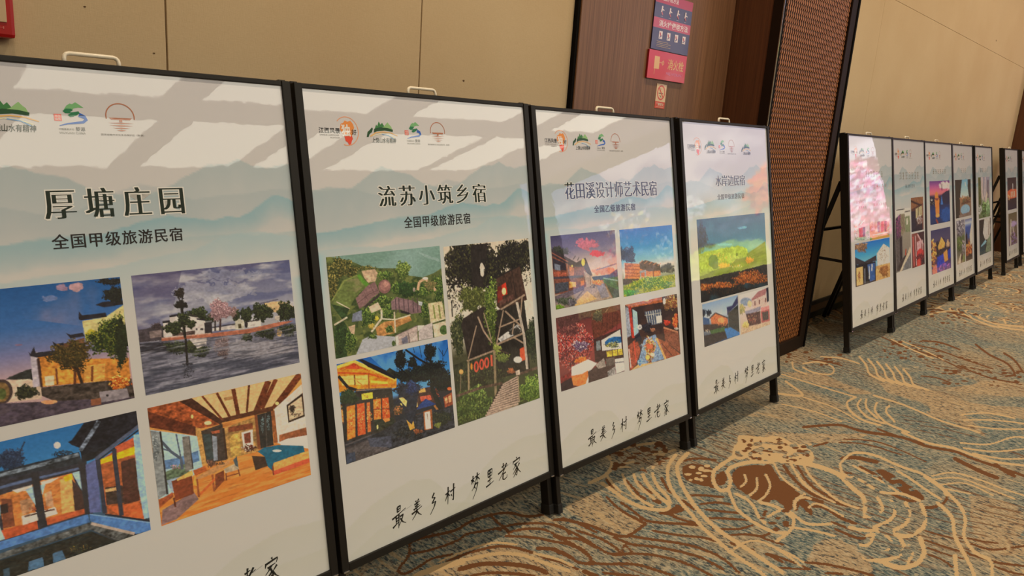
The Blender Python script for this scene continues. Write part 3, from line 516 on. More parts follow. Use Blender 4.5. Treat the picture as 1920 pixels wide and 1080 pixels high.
    p.poly([(650, 545), (700, 505), (760, 520), (850, 540), (922, 590), (932, 652), (840, 662), (740, 622), (655, 622)], (128, 96, 94), .25)
    for x in (690, 720, 765, 805, 850, 890): p.line([(x, 515), (x + 8, 650)], 8, (78, 58, 60))
    p.poly([(735, 625), (820, 650), (815, 668), (740, 650)], (40, 34, 34)).poly([(445, 592), (530, 550), (562, 612), (470, 648)], (210, 180, 146), .1).poly([(300, 652), (380, 620), (386, 716), (290, 726)], (118, 118, 128)).poly([(900, 545), (940, 555), (935, 590), (905, 580)], (196, 190, 184))
    p.poly([(508, 785), (590, 730), (680, 720), (820, 668), (842, 722), (700, 782), (692, 832), (530, 872)], (186, 126, 70), .4).fol(640, 800, 40, 40, G2, 40, 10)
    PT = (206, 182, 148)
    p.line([(130, 752), (250, 682)], 16, PT).line([(150, 540), (270, 605)], 9, PT).line([(562, 618), (564, 700), (470, 822)], 18, PT).line([(680, 640), (692, 832)], 13, PT).line([(560, 702), (690, 712), (830, 672)], 12, PT).line([(1000, 580), (1022, 745), (1160, 705)], 14, PT)
    p.poly([(258, 770), (322, 750), (315, 840), (285, 830)], (204, 166, 128)).fol(470, 770, 30, 26, [(170, 140, 60)], 30, 9).fol(520, 700, 20, 26, [(196, 170, 56)], 26, 9)
    p.poly([(330, 1028), (390, 890), (470, 850), (690, 868), (692, 955)], (170, 163, 160), .12).fol(480, 865, 40, 22, G2, 30, 10).ell(675, 930, 16, 26, (70, 84, 40))
    p.poly([(690, 862), (890, 765), (902, 912), (700, 955)], (172, 146, 132), .3).poly([(745, 890), (800, 860), (812, 925), (760, 940)], (110, 104, 112)).poly([(820, 850), (885, 830), (892, 900), (832, 915)], (190, 166, 150), .2).line([(700, 855), (890, 770)], 6, (92, 74, 70)).line([(810, 835), (822, 930)], 6, (92, 74, 70)).poly([(690, 868), (716, 862), (722, 948), (700, 955)], (220, 206, 190))
    p.poly([(895, 770), (960, 768), (962, 812), (900, 820)], (226, 202, 172)).poly([(905, 815), (965, 770), (1032, 745), (1040, 882), (908, 908)], (186, 166, 154), .2).poly([(1038, 762), (1160, 730), (1172, 862), (1050, 884)], (208, 184, 148), .2).ell(1140, 815, 38, 44, (70, 92, 44), .5)
    p.poly([(992, 570), (1120, 548), (1150, 708), (1024, 738)], (198, 172, 128), .3)
    for x in (1040, 1090): p.line([(x, 585), (x + 18, 710)], 14, (122, 124, 62))
    p.line([(895, 445), (910, 370), (965, 340), (1062, 452)], 24, (194, 152, 112)).ell(965, 338, 26, 12, (236, 214, 190)).fol(1010, 400, 60, 50, [(150, 116, 76), (96, 92, 50)], 60, 10).ell(862, 440, 12, 20, (150, 130, 110))
    P['2a'] = p
    p = Pic(190, 275, [(15, 67), (493, 23), (562, 918), (103, 1073)], 22)
    p.grad([(0, (206, 182, 152)), (.5, (212, 190, 166)), (.62, (70, 66, 44)), (1, (56, 60, 34))])
    DK = [(30, 26, 22), (46, 40, 26), (25, 22, 20), (62, 58, 32)]
    p.fol(190, 160, 200, 120, DK, 700, 12).fol(430, 120, 110, 100, DK, 330, 11).fol(100, 290, 80, 110, DK, 150, 9).fol(480, 220, 40, 70, DK, 60, 8).fol(260, 230, 110, 100, DK, 260, 11)
    p.poly([(170, 60), (265, 50), (240, 300), (180, 285)], (36, 29, 25), .4).line([(200, 150), (60, 300)], 12, DK[0]).line([(225, 150), (380, 120), (480, 60)], 12, DK[0]).line([(40, 280), (130, 275)], 9, DK[0]).line([(65, 370), (70, 460)], 6, DK[0]).ell(235, 200, 12, 40, (206, 186, 160), .1, 5)
    p.fol(185, 360, 90, 80, [(92, 94, 42), (62, 64, 30), (116, 112, 56)], 150, 9).fol(100, 560, 40, 130, [(66, 70, 40), (44, 48, 30), (104, 98, 60)], 150, 10)
    p.poly([(118, 505), (130, 470), (245, 400), (300, 440), (312, 640), (160, 705)], (44, 35, 30), .4).poly([(310, 430), (470, 370), (495, 560), (505, 765), (312, 810), (300, 640)], (40, 34, 28), .5)
    p.fol(518, 590, 36, 130, [(34, 38, 26), (50, 54, 34), (64, 70, 40)], 170, 10)
    p.poly([(310, 248), (445, 178), (487, 368), (340, 422), (318, 402)], (64, 42, 32), .5).line([(305, 250), (448, 175)], 9, (34, 26, 22)).line([(400, 205), (432, 385)], 5, (40, 28, 22)).poly([(318, 300), (345, 285), (352, 372), (325, 385)], (110, 34, 26), .4).poly([(345, 285), (368, 270), (378, 335), (350, 346)], (196, 48, 26)).ell(358, 320, 12, 20, (252, 210, 130)).poly([(330, 375), (410, 335), (412, 360), (335, 400)], (84, 52, 42), .6)
    p.fol(285, 430, 36, 190, [(98, 112, 42), (72, 86, 32), (124, 128, 58), (52, 60, 28)], 300, 10).fol(320, 640, 24, 30, [(130, 132, 60)], 40, 8)
    p.poly([(325, 585), (440, 500), (457, 545), (340, 602)], (204, 190, 176), .5).fol(420, 545, 40, 26, [(52, 46, 40)], 26, 9)
    TP = (156, 126, 100)
    for q, w in (([(212, 460), (245, 540), (292, 608)], 9), ([(245, 440), (290, 590)], 5), ([(205, 510), (160, 695)], 6), ([(355, 425), (318, 615)], 7), ([(365, 430), (460, 522)], 10), ([(460, 345), (450, 470)], 7), ([(330, 522), (448, 475)], 8), ([(318, 617), (470, 553)], 11), ([(340, 422), (475, 340)], 10), ([(410, 575), (472, 612)], 9), ([(405, 560), (415, 500)], 7)): p.line(q, w, TP)
    p.line([(430, 380), (470, 560), (490, 755)], 14, (182, 160, 138)).poly([(448, 642), (472, 630), (480, 702), (450, 714)], (220, 82, 46)).ell(437, 702, 24, 18, (206, 200, 190)).fol(350, 690, 40, 26, [(120, 124, 54), (80, 88, 40)], 50, 9)
    p.poly([(70, 730), (310, 650), (330, 835), (90, 905)], (50, 50, 32), .7, 8).fol(240, 780, 150, 60, [(54, 56, 32), (74, 76, 40), (38, 36, 26)], 160, 9)
    for x, y in ((205, 740), (235, 727), (263, 718)): p.ell(x, y, 14, 31, (222, 76, 54)).ell(x, y, 6, 20, (70, 50, 34))
    p.line([(289, 675), (292, 737)], 11, (222, 84, 58)).ell(178, 738, 6, 18, (230, 120, 40)).ell(120, 768, 12, 14, (224, 150, 80)).line([(118, 780), (116, 880)], 5, (110, 90, 66))
    p.line([(152, 708), (305, 650)], 10, TP).line([(160, 700), (164, 872)], 10, (146, 120, 86)).line([(305, 650), (315, 912)], 13, (140, 116, 84)).line([(330, 645), (385, 668)], 7, (70, 52, 40))
    p.fol(195, 965, 130, 100, [(84, 98, 42), (112, 120, 56), (52, 62, 30), (66, 80, 36)], 330, 12).fol(512, 875, 64, 80, [(92, 112, 42), (62, 82, 32), (120, 132, 56)], 220, 12)
    p.poly([(340, 842), (440, 788), (447, 935), (250, 1030)], (56, 42, 36), .3)
    for i in range(13):
        t = i / 12; p.line([(352 - 95 * t, 842 + 172 * t), (438 + 4 * t, 795 + 165 * t)], 8 + 3 * t, (178, 146, 122))
    p.line([(438, 785), (446, 940)], 7, (150, 126, 96)).line([(90, 905), (230, 858), (352, 832)], 15, (84, 62, 48), .6).line([(434, 787), (552, 745)], 15, (84, 62, 48), .6).poly([(424, 765), (448, 758), (450, 785), (428, 790)], (206, 176, 150)).fol(400, 765, 22, 16, [(150, 84, 50)], 24, 7)
    P['2b'] = p
    p = Pic(240, 180, [(27, 217), (985, 15), (1048, 772), (117, 1075)], 23)
    p.grad([(0, (20, 84, 150)), (.3, (50, 120, 184)), (.45, (90, 146, 196)), (.5, (40, 40, 44)), (1, (40, 38, 42))])
    p.tex([(300, 140), (990, 10), (1010, 420), (500, 330)], (110, 160, 205), 6, 4, .52, 5, .6, 1)
    p.poly([(27, 235), (175, 185), (545, 350), (545, 425), (500, 432), (300, 442), (45, 462)], (228, 130, 36), .4).poly([(100, 258), (180, 205), (250, 262)], (196, 66, 34)).line([(27, 246), (178, 195), (545, 358)], 26, (252, 184, 76)).line([(60, 262), (178, 220), (300, 275)], 7, (170, 60, 26)).line([(35, 292), (300, 302), (470, 350)], 15, (196, 76, 30)).line([(320, 370), (470, 385)], 22, (246, 196, 66)).line([(330, 410), (470, 400)], 16, (220, 104, 44))
    for i in range(12): p.line([(200 + i * 28, 225 + i * 12), (204 + i * 28, 250 + i * 12)], 6, (205, 110, 40))
    p.poly([(60, 322), (175, 315), (185, 395), (80, 402)], (246, 192, 94), .2).poly([(190, 318), (298, 315), (300, 395), (195, 398)], (246, 188, 88), .2).line([(182, 310), (188, 400)], 9, (90, 48, 30)).line([(303, 300), (310, 440)], 9, (160, 80, 30)).line([(70, 345), (290, 350)], 5, (226, 140, 50)).line([(200, 360), (300, 440)], 8, (206, 120, 50))
    p.poly([(212, 180), (252, 178), (480, 290), (550, 328), (530, 354), (300, 245)], (22, 22, 28)).poly([(450, 285), (485, 255), (560, 300), (640, 360), (560, 350)], (40, 40, 30), .5)
    p.poly([(196, 452), (505, 430), (542, 740), (400, 835), (110, 885), (60, 560)], (50, 44, 40), .3).line([(180, 440), (505, 428)], 10, (100, 84, 70))
    p.poly([(245, 475), (340, 460), (342, 515), (248, 526)], (252, 200, 58)).fol(290, 492, 30, 14, [(180, 110, 40)], 14, 6)
    for q, c in (([(345, 525), (410, 515), (415, 690), (352, 696)], (232, 116, 42)), ([(420, 515), (476, 508), (492, 680), (425, 690)], (224, 84, 34)), ([(118, 582), (190, 565), (195, 840), (125, 867)], (238, 124, 44)), ([(205, 562), (270, 550), (282, 815), (215, 832)], (226, 84, 38)), ([(290, 550), (316, 545), (328, 795), (300, 802)], (230, 100, 44)), ([(66, 610), (95, 600), (100, 700), (75, 720)], (236, 130, 60))):
        p.poly(q, c, .5); cx, cy = np.mean(q, 0); p.fol(cx, cy, 26, 90, [(250, 190, 100), (190, 50, 30), (244, 150, 70)], 46, 8)
    p.line([(345, 610), (490, 600)], 5, (90, 40, 26)).poly([(350, 700), (520, 680), (530, 740), (370, 800)], (44, 46, 34), .6).ell(383, 758, 8, 20, (248, 206, 120)).poly([(425, 690), (485, 680), (490, 705), (450, 720)], (222, 130, 60))
    DT = [(24, 28, 26), (32, 38, 30), (18, 20, 22)]
    p.fol(830, 290, 180, 90, DT, 420, 14).fol(580, 180, 48, 100, DT, 130, 12).fol(830, 120, 50, 80, DT, 150, 12).fol(680, 210, 40, 50, DT, 70, 11).fol(600, 320, 80, 50, DT, 130, 14).fol(930, 380, 110, 80, DT, 220, 15).fol(700, 330, 120, 60, DT, 170, 14)
    for q, w in (([(620, 100), (740, 185), (820, 230), (920, 245), (948, 290), (925, 350)], 16), ([(545, 230), (660, 340)], 12), ([(780, 130), (860, 250)], 8), ([(940, 110), (945, 250)], 4), ([(905, 90), (950, 160), (985, 90)], 4), ([(540, 130), (545, 230)], 6), ([(680, 60), (700, 130)], 4), ([(740, 60), (760, 170)], 4)): p.line(q, w, DT[2])
    p.poly([(700, 445), (850, 420), (882, 560), (720, 602)], (66, 42, 36), .5).poly([(735, 440), (790, 430), (795, 465), (740, 472)], (240, 160, 80)).poly([(700, 520), (722, 512), (728, 590), (708, 596)], (240, 170, 100)).poly([(745, 505), (835, 490), (850, 530), (755, 545)], (200, 84, 60), .5).fol(880, 480, 30, 40, [(200, 80, 50), (60, 36, 32)], 30, 9).poly([(948, 510), (1020, 470), (1032, 575), (960, 600)], (150, 70, 44), .5).poly([(958, 520), (1012, 495), (1018, 550), (966, 565)], (236, 150, 96), .4).line([(985, 500), (990, 570)], 7, (110, 40, 30)).ell(1000, 440, 20, 14, (226, 100, 50))
    p.line([(850, 440), (960, 690)], 40, (32, 32, 30)).line([(870, 580), (950, 690)], 18, (160, 100, 50)).line([(840, 390), (880, 520)], 30, (28, 30, 28))
    p.ell(605, 540, 34, 44, (244, 186, 96)).fol(560, 620, 40, 40, [(190, 110, 60), (90, 66, 40)], 40, 10)
    p.poly([(110, 885), (400, 805), (540, 720), (700, 640), (1040, 600), (1052, 778), (117, 1080)], (44, 44, 48), .8).fol(640, 810, 130, 60, [(40, 42, 46), (58, 56, 52), (30, 30, 30)], 150, 14).fol(930, 690, 100, 60, [(36, 40, 32), (54, 54, 36)], 120, 13).fol(900, 750, 30, 26, [(110, 110, 50)], 30, 7)
    p.poly([(105, 935), (300, 862), (490, 945), (200, 1045)], (80, 70, 68), .5).line([(110, 910), (330, 825)], 12, (84, 74, 72)).line([(112, 935), (340, 850)], 10, (60, 52, 52)).poly([(300, 855), (500, 835), (507, 932), (320, 925)], (66, 66, 76), .5).poly([(118, 985), (190, 965), (200, 1040), (118, 1072)], (54, 60, 74), .4)
    p.fol(640, 460, 110, 80, [(30, 30, 36), (40, 42, 52)], 220, 16).poly([(600, 440), (640, 370), (740, 400), (722, 560), (692, 770), (660, 785), (590, 560), (530, 560)], (40, 41, 50), .4).fol(680, 430, 50, 60, [(46, 56, 92), (36, 42, 66)], 70, 14).poly([(565, 515), (600, 508), (636, 540), (628, 590), (600, 560)], (240, 186, 100), .3)
    p.poly([(630, 700), (662, 790), (702, 772), (690, 708), (676, 742)], (234, 158, 66), .4).fol(730, 800, 40, 20, [(190, 100, 50), (90, 50, 34)], 30, 9)
    p.poly([(718, 615), (745, 570), (795, 522), (884, 570), (860, 578)], (42, 62, 112), .3).poly([(775, 632), (848, 612), (858, 778), (785, 792)], (156, 84, 42), .3).poly([(785, 640), (832, 630), (842, 776), (796, 784)], (248, 224, 200), .05).line([(710, 660), (775, 640)], 8, (70, 44, 36)).line([(808, 650), (814, 700)], 5, (120, 90, 70))
    p.fol(130, 500, 80, 66, [(38, 50, 32), (50, 58, 36)], 90, 18).line([(45, 320), (130, 420), (200, 440)], 26, (40, 36, 32)).line([(90, 560), (110, 720), (105, 880)], 26, (34, 32, 30))
    P['2c'] = p
    # --- board 3
    p = Pic(150, 108, [(190, 255), (910, 190), (967, 950), (247, 1080)], 31)
    p.grad([(0, (60, 56, 84)), (.2, (98, 86, 110)), (.4, (180, 150, 138)), (.6, (212, 172, 138)), (1, (120, 100, 90))])
    p.ell(600, 350, 130, 60, (200, 86, 92), .3, 40, .8).ell(710, 455, 85, 32, (214, 44, 62), .3, 20).tex([(190, 250), (910, 190), (920, 500), (400, 500)], (76, 74, 104), 4, 8, .52, 5, .6).ell(790, 650, 140, 42, (216, 124, 88), .3, 18).line([(700, 640), (930, 570)], 12, (120, 100, 110))
    p.poly([(650, 715), (850, 690), (945, 625), (950, 770), (680, 765)], (62, 76, 94), .3).poly([(770, 740), (948, 715), (970, 955), (880, 955)], (64, 92, 46), .5).line([(780, 730), (945, 760)], 14, (130, 150, 130))
    p.fol(290, 430, 100, 60, [(44, 46, 40), (60, 58, 46)], 90, 14)
    p.poly([(205, 460), (480, 580), (560, 560), (645, 700), (640, 795), (480, 880), (240, 905)], (116, 64, 48), .5).poly([(200, 398), (480, 552), (580, 498), (660, 700), (610, 702), (560, 600), (480, 600), (390, 575), (205, 470)], (54, 42, 44), .3).line([(205, 440), (390, 545)], 10, (150, 84, 66)).line([(440, 520), (470, 478)], 8, (40, 36, 40)).line([(490, 530), (510, 490)], 8, (40, 36, 40))
    p.poly([(215, 500), (360, 560), (366, 640), (220, 622)], (46, 38, 46)).poly([(235, 560), (300, 580), (302, 640), (240, 630)], (120, 120, 130)).poly([(215, 650), (370, 662), (372, 712), (220, 708)], (156, 76, 54), .6).line([(375, 560), (385, 700)], 18, (150, 96, 76)).poly([(400, 600), (450, 610), (450, 700), (405, 700)], (190, 104, 54), .5).line([(220, 722), (560, 706)], 26, (64, 54, 60)).ell(555, 550, 20, 42, (252, 186, 76)).ell(432, 590, 10, 12, (250, 190, 90))
    p.poly([(240, 780), (390, 765), (392, 862), (242, 895)], (62, 62, 68), .5).poly([(400, 765), (475, 770), (475, 825), (400, 835)], (236, 154, 76), .5).poly([(560, 640), (642, 705), (632, 802), (592, 835)], (164, 134, 116), .3).line([(590, 600), (655, 700)], 12, (70, 50, 44)).poly([(525, 760), (565, 755), (568, 800), (530, 815)], (222, 110, 50))
    p.poly([(560, 845), (780, 762), (885, 955), (440, 1048), (500, 930)], (156, 126, 106), .3).poly([(480, 985), (600, 872), (710, 965), (450, 1050)], (206, 156, 90), .2).poly([(700, 800), (790, 790), (850, 940), (760, 960)], (130, 116, 122), .3).line([(560, 860), (500, 930), (430, 1040)], 14, (110, 90, 80))
    p.poly([(240, 925), (560, 812), (572, 852), (245, 1005)], (96, 80, 84), .4).fol(360, 980, 110, 46, [(72, 78, 56), (96, 92, 80), (50, 54, 40)], 90, 12).fol(290, 1050, 54, 30, [(112, 142, 36), (80, 104, 30)], 50, 11).fol(430, 1000, 50, 40, [(120, 108, 110), (86, 76, 78)], 40, 14).fol(720, 778, 66, 30, [(222, 128, 56), (190, 90, 44), (240, 170, 90)], 60, 11).fol(670, 820, 36, 20, [(60, 50, 50)], 24, 10)
    p.poly([(790, 792), (960, 868), (970, 955), (892, 958)], (52, 62, 46), .6).line([(800, 790), (885, 950)], 10, (130, 84, 56))
    P['3a'] = p
    p = Pic(125, 108, [(962, 185), (1550, 135), (1600, 830), (1020, 940)], 32)
    p.grad([(0, (24, 100, 164)), (.3, (34, 126, 164)), (.48, (112, 164, 178)), (.6, (204, 184, 164)), (1, (60, 90, 40))])
    p.tex(None, (90, 150, 190), 5, 5, .58, 5, .4).fol(1065, 470, 82, 88, [(32, 52, 76), (26, 42, 62), (40, 62, 84)], 170, 15).fol(1000, 460, 40, 70, [(26, 42, 62)], 60, 15)
    p.fol(1500, 625, 95, 52, [(28, 32, 36), (40, 42, 44)], 110, 14).poly([(1020, 555), (1200, 570), (1250, 540), (1422, 590), (1432, 695), (1200, 735), (1030, 732)], (196, 102, 54), .6)
    p.poly([(1190, 555), (1260, 528), (1420, 578), (1432, 645), (1300, 655), (1200, 622)], (76, 54, 52), .5)
    for i in range(5): p.line([(1195 + i * 50, 560 + i * 8), (1230 + i * 50, 528 + i * 9)], 8, (190, 120, 84))
    for y in (590, 625, 665, 700): p.line([(1030, y), (1195, y + 8)], 7, (120, 56, 36))
    p.line([(1022, 555), (1030, 720)], 9, (226, 196, 170)).poly([(1195, 645), (1265, 635), (1270, 715), (1200, 735)], (146, 136, 134), .3).poly([(1210, 670), (1250, 662), (1252, 715), (1215, 722)], (190, 90, 50)).poly([(1290, 665), (1410, 650), (1415, 705), (1295, 720)], (226, 116, 56), .5).line([(1345, 650), (1350, 715)], 9, (90, 48, 36)).poly([(1010, 735), (1200, 735), (1150, 790), (1015, 800)], (66, 52, 46), .5)
    F = [(1015, 815), (1200, 748), (1590, 688), (1602, 832), (1022, 945)]
    p.poly(F, (150, 146, 36), .5).fol(1330, 790, 260, 75, [(214, 190, 40), (96, 130, 36), (180, 170, 36), (70, 110, 34), (226, 206, 70)], 420, 9).fol(1090, 890, 80, 40, [(46, 120, 40), (80, 150, 44)], 100, 10).tex(F, (70, 110, 34), 40, 20, .58, 9, .7, 4)
    P['3b'] = p
    p = Pic(150, 108, [(252, 340), (972, 200), (1025, 943), (310, 1105)], 33)
    p.grad([(0, (92, 44, 40)), (.5, (150, 62, 54)), (1, (90, 48, 44))])
    p.fol(450, 620, 210, 250, [(184, 64, 58), (218, 98, 82), (150, 42, 46), (232, 156, 136), (92, 52, 52), (204, 74, 42)], 850, 13).fol(520, 640, 90, 60, [(110, 80, 110), (90, 60, 80), (220, 200, 190)], 100, 11).fol(400, 460, 130, 70, [(90, 46, 44), (120, 60, 54), (150, 90, 76)], 160, 12)
    p.poly([(252, 345), (640, 262), (660, 335), (300, 450)], (82, 46, 42), .5, 12).poly([(640, 262), (860, 215), (975, 195), (982, 395), (750, 545), (660, 565), (640, 430)], (100, 50, 36), .4)
    for x in (760, 820, 880, 935): p.line([(x, 290), (x - 5, 480)], 6, (66, 32, 26))
    p.poly([(780, 260), (860, 215), (800, 290)], (176, 130, 96)).poly([(640, 262), (860, 215), (780, 300), (660, 340)], (80, 42, 32), .4).fol(710, 325, 62, 72, [(92, 86, 62), (132, 112, 74), (70, 60, 44)], 110, 9)
    p.poly([(662, 572), (980, 465), (1012, 805), (680, 822)], (64, 38, 34), .4).poly([(750, 590), (975, 475), (987, 690), (760, 702)], (222, 212, 202), .05).poly([(790, 610), (830, 575), (890, 555), (980, 558), (984, 622), (800, 645)], (36, 88, 134), .5).fol(880, 645, 92, 36, [(238, 204, 56), (224, 234, 190), (150, 170, 120), (60, 60, 60)], 90, 9).poly([(690, 600), (735, 590), (745, 690), (695, 700)], (120, 120, 116), .4)
    p.poly([(810, 712), (998, 688), (1002, 756), (815, 772)], (214, 174, 52), .5).line([(875, 690), (880, 770)], 7, (60, 40, 32)).line([(935, 690), (940, 765)], 7, (60, 40, 32)).line([(975, 470), (1010, 800)], 12, (46, 30, 30))
    p.fol(530, 790, 74, 34, [(228, 126, 46), (214, 96, 40)], 50, 14)
    p.poly([(420, 855), (600, 785), (700, 832), (612, 922), (602, 1055), (522, 1078), (420, 965)], (234, 220, 210), .1).poly([(430, 860), (520, 815), (535, 880), (470, 900)], (246, 236, 228)).poly([(415, 948), (540, 932), (602, 900), (602, 962), (562, 1078), (440, 1045)], (228, 116, 56), .3)
    p.poly([(600, 912), (720, 862), (900, 830), (915, 972), (760, 1012), (612, 1066)], (74, 54, 48), .3).poly([(680, 852), (780, 780), (802, 872), (720, 895)], (156, 136, 120), .4).poly([(800, 790), (900, 780), (905, 862), (810, 872)], (96, 80, 70), .3).poly([(820, 930), (910, 880), (915, 970), (830, 1000)], (150, 138, 128), .8).poly([(905, 800), (1012, 790), (1024, 932), (920, 962)], (208, 203, 203), .15).line([(905, 840), (1015, 835)], 8, (70, 60, 60))
    p.poly([(300, 1015), (420, 955), (440, 1065), (310, 1108)], (52, 32, 34)).poly([(290, 960), (420, 900), (420, 960), (300, 1020)], (120, 40, 36), .6)
    P['3c'] = p
    p = Pic(125, 108, [(1025, 190), (1605, 70), (1655, 745), (1082, 928)], 34)
    p.grad([(0, (66, 42, 36)), (1, (74, 46, 38))]); p.tex(None, (40, 30, 30), 6, 6, .5, 5, .6)
    p.poly([(1020, 190), (1440, 105), (1445, 165), (1080, 225)], (170, 88, 50), .4).ell(1265, 145, 30, 10, (240, 190, 130)).fol(1540, 170, 85, 90, [(192, 154, 76), (150, 62, 44), (112, 84, 44), (210, 170, 90)], 170, 10).ell(1465, 155, 16, 36, (224, 206, 190)).poly([(1030, 222), (1070, 225), (1098, 530), (1050, 562)], (148, 146, 150), .4).poly([(1110, 240), (1162, 270), (1182, 500), (1130, 542)], (156, 176, 200), .2).line([(1078, 205), (1122, 560)], 30, (176, 54, 38), .4)
    p.poly([(1245, 270), (1430, 240), (1442, 398), (1290, 425)], (80, 84, 98), .3)
    for i in range(7): p.line([(1262 + i * 26, 268 - i * 4), (1290 + i * 24, 420 - i * 4)], 6, (196, 184, 164))
    p.line([(1250, 310), (1435, 282)], 7, (186, 172, 150)).poly([(1378, 320), (1436, 310), (1442, 385), (1385, 400)], (252, 220, 182)).ell(1195, 440, 26, 29, (228, 218, 222)).ell(1196, 440, 9, 10, (120, 110, 116)).fol(1275, 450, 60, 60, [(32, 29, 36), (46, 40, 44)], 70, 14).fol(1340, 470, 30, 20, [(160, 100, 70)], 18, 9)
    p.poly([(1460, 450), (1625, 500), (1655, 725), (1480, 605)], (124, 66, 46), .5).line([(1460, 445), (1620, 498)], 18, (186, 120, 84)).fol(1500, 392, 40, 30, [(220, 74, 44), (180, 50, 36)], 40, 10).fol(1590, 380, 32, 90, [(232, 144, 64), (204, 76, 44)], 70, 11).fol(1605, 460, 30, 14, [(230, 210, 190)], 16, 8)
    p.poly([(1390, 560), (1480, 602), (1655, 745), (1490, 805)], (144, 74, 48), .5).line([(1440, 620), (1560, 760)], 10, (90, 46, 34)).poly([(1240, 582), (1370, 518), (1475, 792), (1350, 835), (1175, 865)], (124, 142, 166), .5).fol(1320, 700, 110, 150, [(120, 140, 170), (200, 206, 210), (90, 110, 140)], 130, 11)
    p.fol(1310, 690, 56, 150, [(232, 164, 54), (218, 94, 52), (238, 206, 156), (192, 62, 42), (242, 194, 74), (110, 110, 50)], 190, 13).ell(1285, 775, 26, 26, (242, 180, 84)).ell(1340, 745, 24, 22, (240, 206, 160)).ell(1305, 655, 36, 28, (226, 96, 60))
    p.poly([(1370, 560), (1395, 560), (1500, 800), (1475, 800)], (214, 150, 84)).poly([(1060, 625), (1160, 560), (1205, 700), (1160, 855), (1090, 925)], (150, 66, 44), .6).line([(1060, 640), (1180, 530)], 20, (60, 36, 34)).line([(1130, 600), (1160, 830)], 12, (206, 70, 46)).line([(1075, 680), (1100, 890)], 10, (200, 190, 180)).poly([(1085, 930), (1180, 855), (1350, 832), (1505, 792), (1300, 870)], (212, 160, 100), .3).fol(1200, 830, 30, 40, [(80, 120, 160), (200, 210, 220)], 30, 9).fol(1180, 560, 40, 50, [(36, 34, 44)], 30, 14)
    P['3d'] = p
    # --- board 4
    p = Pic(170, 92, [(362, 248), (1385, 162), (1440, 1250), (445, 1482)], 41)
    p.grad([(0, (22, 78, 116)), (.3, (30, 104, 132)), (.45, (60, 128, 146)), (.6, (60, 60, 50)), (1, (24, 23, 22))])
    p.tex(None, (60, 120, 140), 5, 5, .55, 4, .4).fol(440, 520, 80, 240, [(24, 56, 92), (20, 46, 76)], 220, 16).fol(560, 640, 90, 40, [(24, 56, 82)], 60, 12).ell(1050, 385, 70, 18, (88, 156, 204), .2, 10).ell(790, 630, 110, 16, (80, 156, 214), .2, 8)
    p.poly([(395, 760), (560, 720), (800, 680), (1000, 650), (1110, 690), (1150, 790), (900, 900), (420, 1090)], (132, 142, 60), .5, 10).fol(720, 860, 260, 100, [(150, 150, 60), (110, 120, 50), (190, 120, 60)], 140, 16)  # hill colour partly paints in the stage screen's yellow-green reflection
    p.ell(620, 870, 74, 92, (24, 54, 62), .4, 14).ell(650, 950, 50, 40, (30, 50, 54), .4, 10).poly([(840, 1005), (900, 920), (950, 850), (1130, 825), (1235, 940), (1200, 1010), (850, 1070)], (60, 42, 38), .5)
    p.poly([(1110, 782), (1395, 595), (1425, 965), (1205, 935)], (58, 48, 40), .4)
    for i in range(6): p.line([(1130 + 20 * i, 800 + 22 * i), (1395 + 4 * i, 640 + 52 * i)], 12, (84, 68, 52))
    p.fol(1155, 870, 62, 50, [(228, 104, 54), (200, 74, 40)], 50, 14).fol(970, 960, 100, 34, [(206, 90, 50), (190, 180, 160)], 26, 10).fol(780, 940, 90, 40, [(220, 130, 50)], 40, 14).ell(970, 780, 16, 26, (30, 36, 40))
    p.poly([(425, 1090), (830, 1020), (1200, 1010), (1420, 965), (1440, 1110), (430, 1270)], (46, 41, 36), .5)
    p.fol(700, 1260, 300, 80, [(202, 98, 38), (152, 68, 28), (228, 124, 54), (96, 54, 28)], 330, 15).fol(1180, 1130, 260, 100, [(202, 98, 38), (152, 68, 28), (228, 124, 54), (96, 54, 28)], 330, 15).fol(900, 1310, 480, 60, [(26, 25, 23), (60, 40, 26)], 160, 18)
    P['4a'] = p
    p = Pic(85, 50, [(450, 400), (985, 270), (1015, 865), (488, 1040)], 42)
    p.grad([(0, (132, 152, 174)), (.35, (188, 184, 184)), (.5, (120, 130, 140)), (1, (48, 44, 46))]); p.tex([(450, 400), (985, 270), (900, 560), (460, 560)], (150, 170, 192), 4, 4, .5, 4, .6)
    p.fol(550, 530, 40, 46, [(40, 42, 48)], 50, 14).fol(475, 530, 30, 60, [(40, 42, 48)], 40, 14).poly([(462, 590), (560, 612), (565, 705), (470, 710)], (46, 76, 112)).poly([(580, 612), (650, 530), (835, 610), (842, 745), (600, 765)], (192, 102, 60), .4).ell(740, 640, 50, 40, (236, 150, 84)).line([(565, 614), (650, 532), (840, 612)], 16, (54, 44, 48)).poly([(470, 702), (840, 690), (842, 765), (480, 805)], (54, 42, 40), .5).fol(750, 700, 70, 30, [(226, 120, 66)], 20, 12).poly([(820, 455), (900, 430), (985, 285), (992, 400), (860, 525), (830, 575)], (52, 50, 78)).poly([(840, 545), (988, 415), (1012, 810), (850, 745)], (50, 50, 47), .4).poly([(570, 790), (790, 738), (802, 802), (590, 842)], (64, 90, 48)).poly([(480, 865), (800, 800), (835, 885), (490, 1042)], (50, 42, 42), .5).fol(540, 800, 50, 24, [(220, 190, 150)], 10, 10).poly([(785, 765), (880, 748), (1014, 830), (1016, 866), (830, 915)], (54, 110, 160), .2).poly([(500, 1036), (830, 905), (835, 955), (520, 1040)], (50, 74, 110))
    P['4b'] = p
    p = Pic(80, 50, [(1002, 262), (1445, 152), (1470, 710), (1038, 858)], 43)
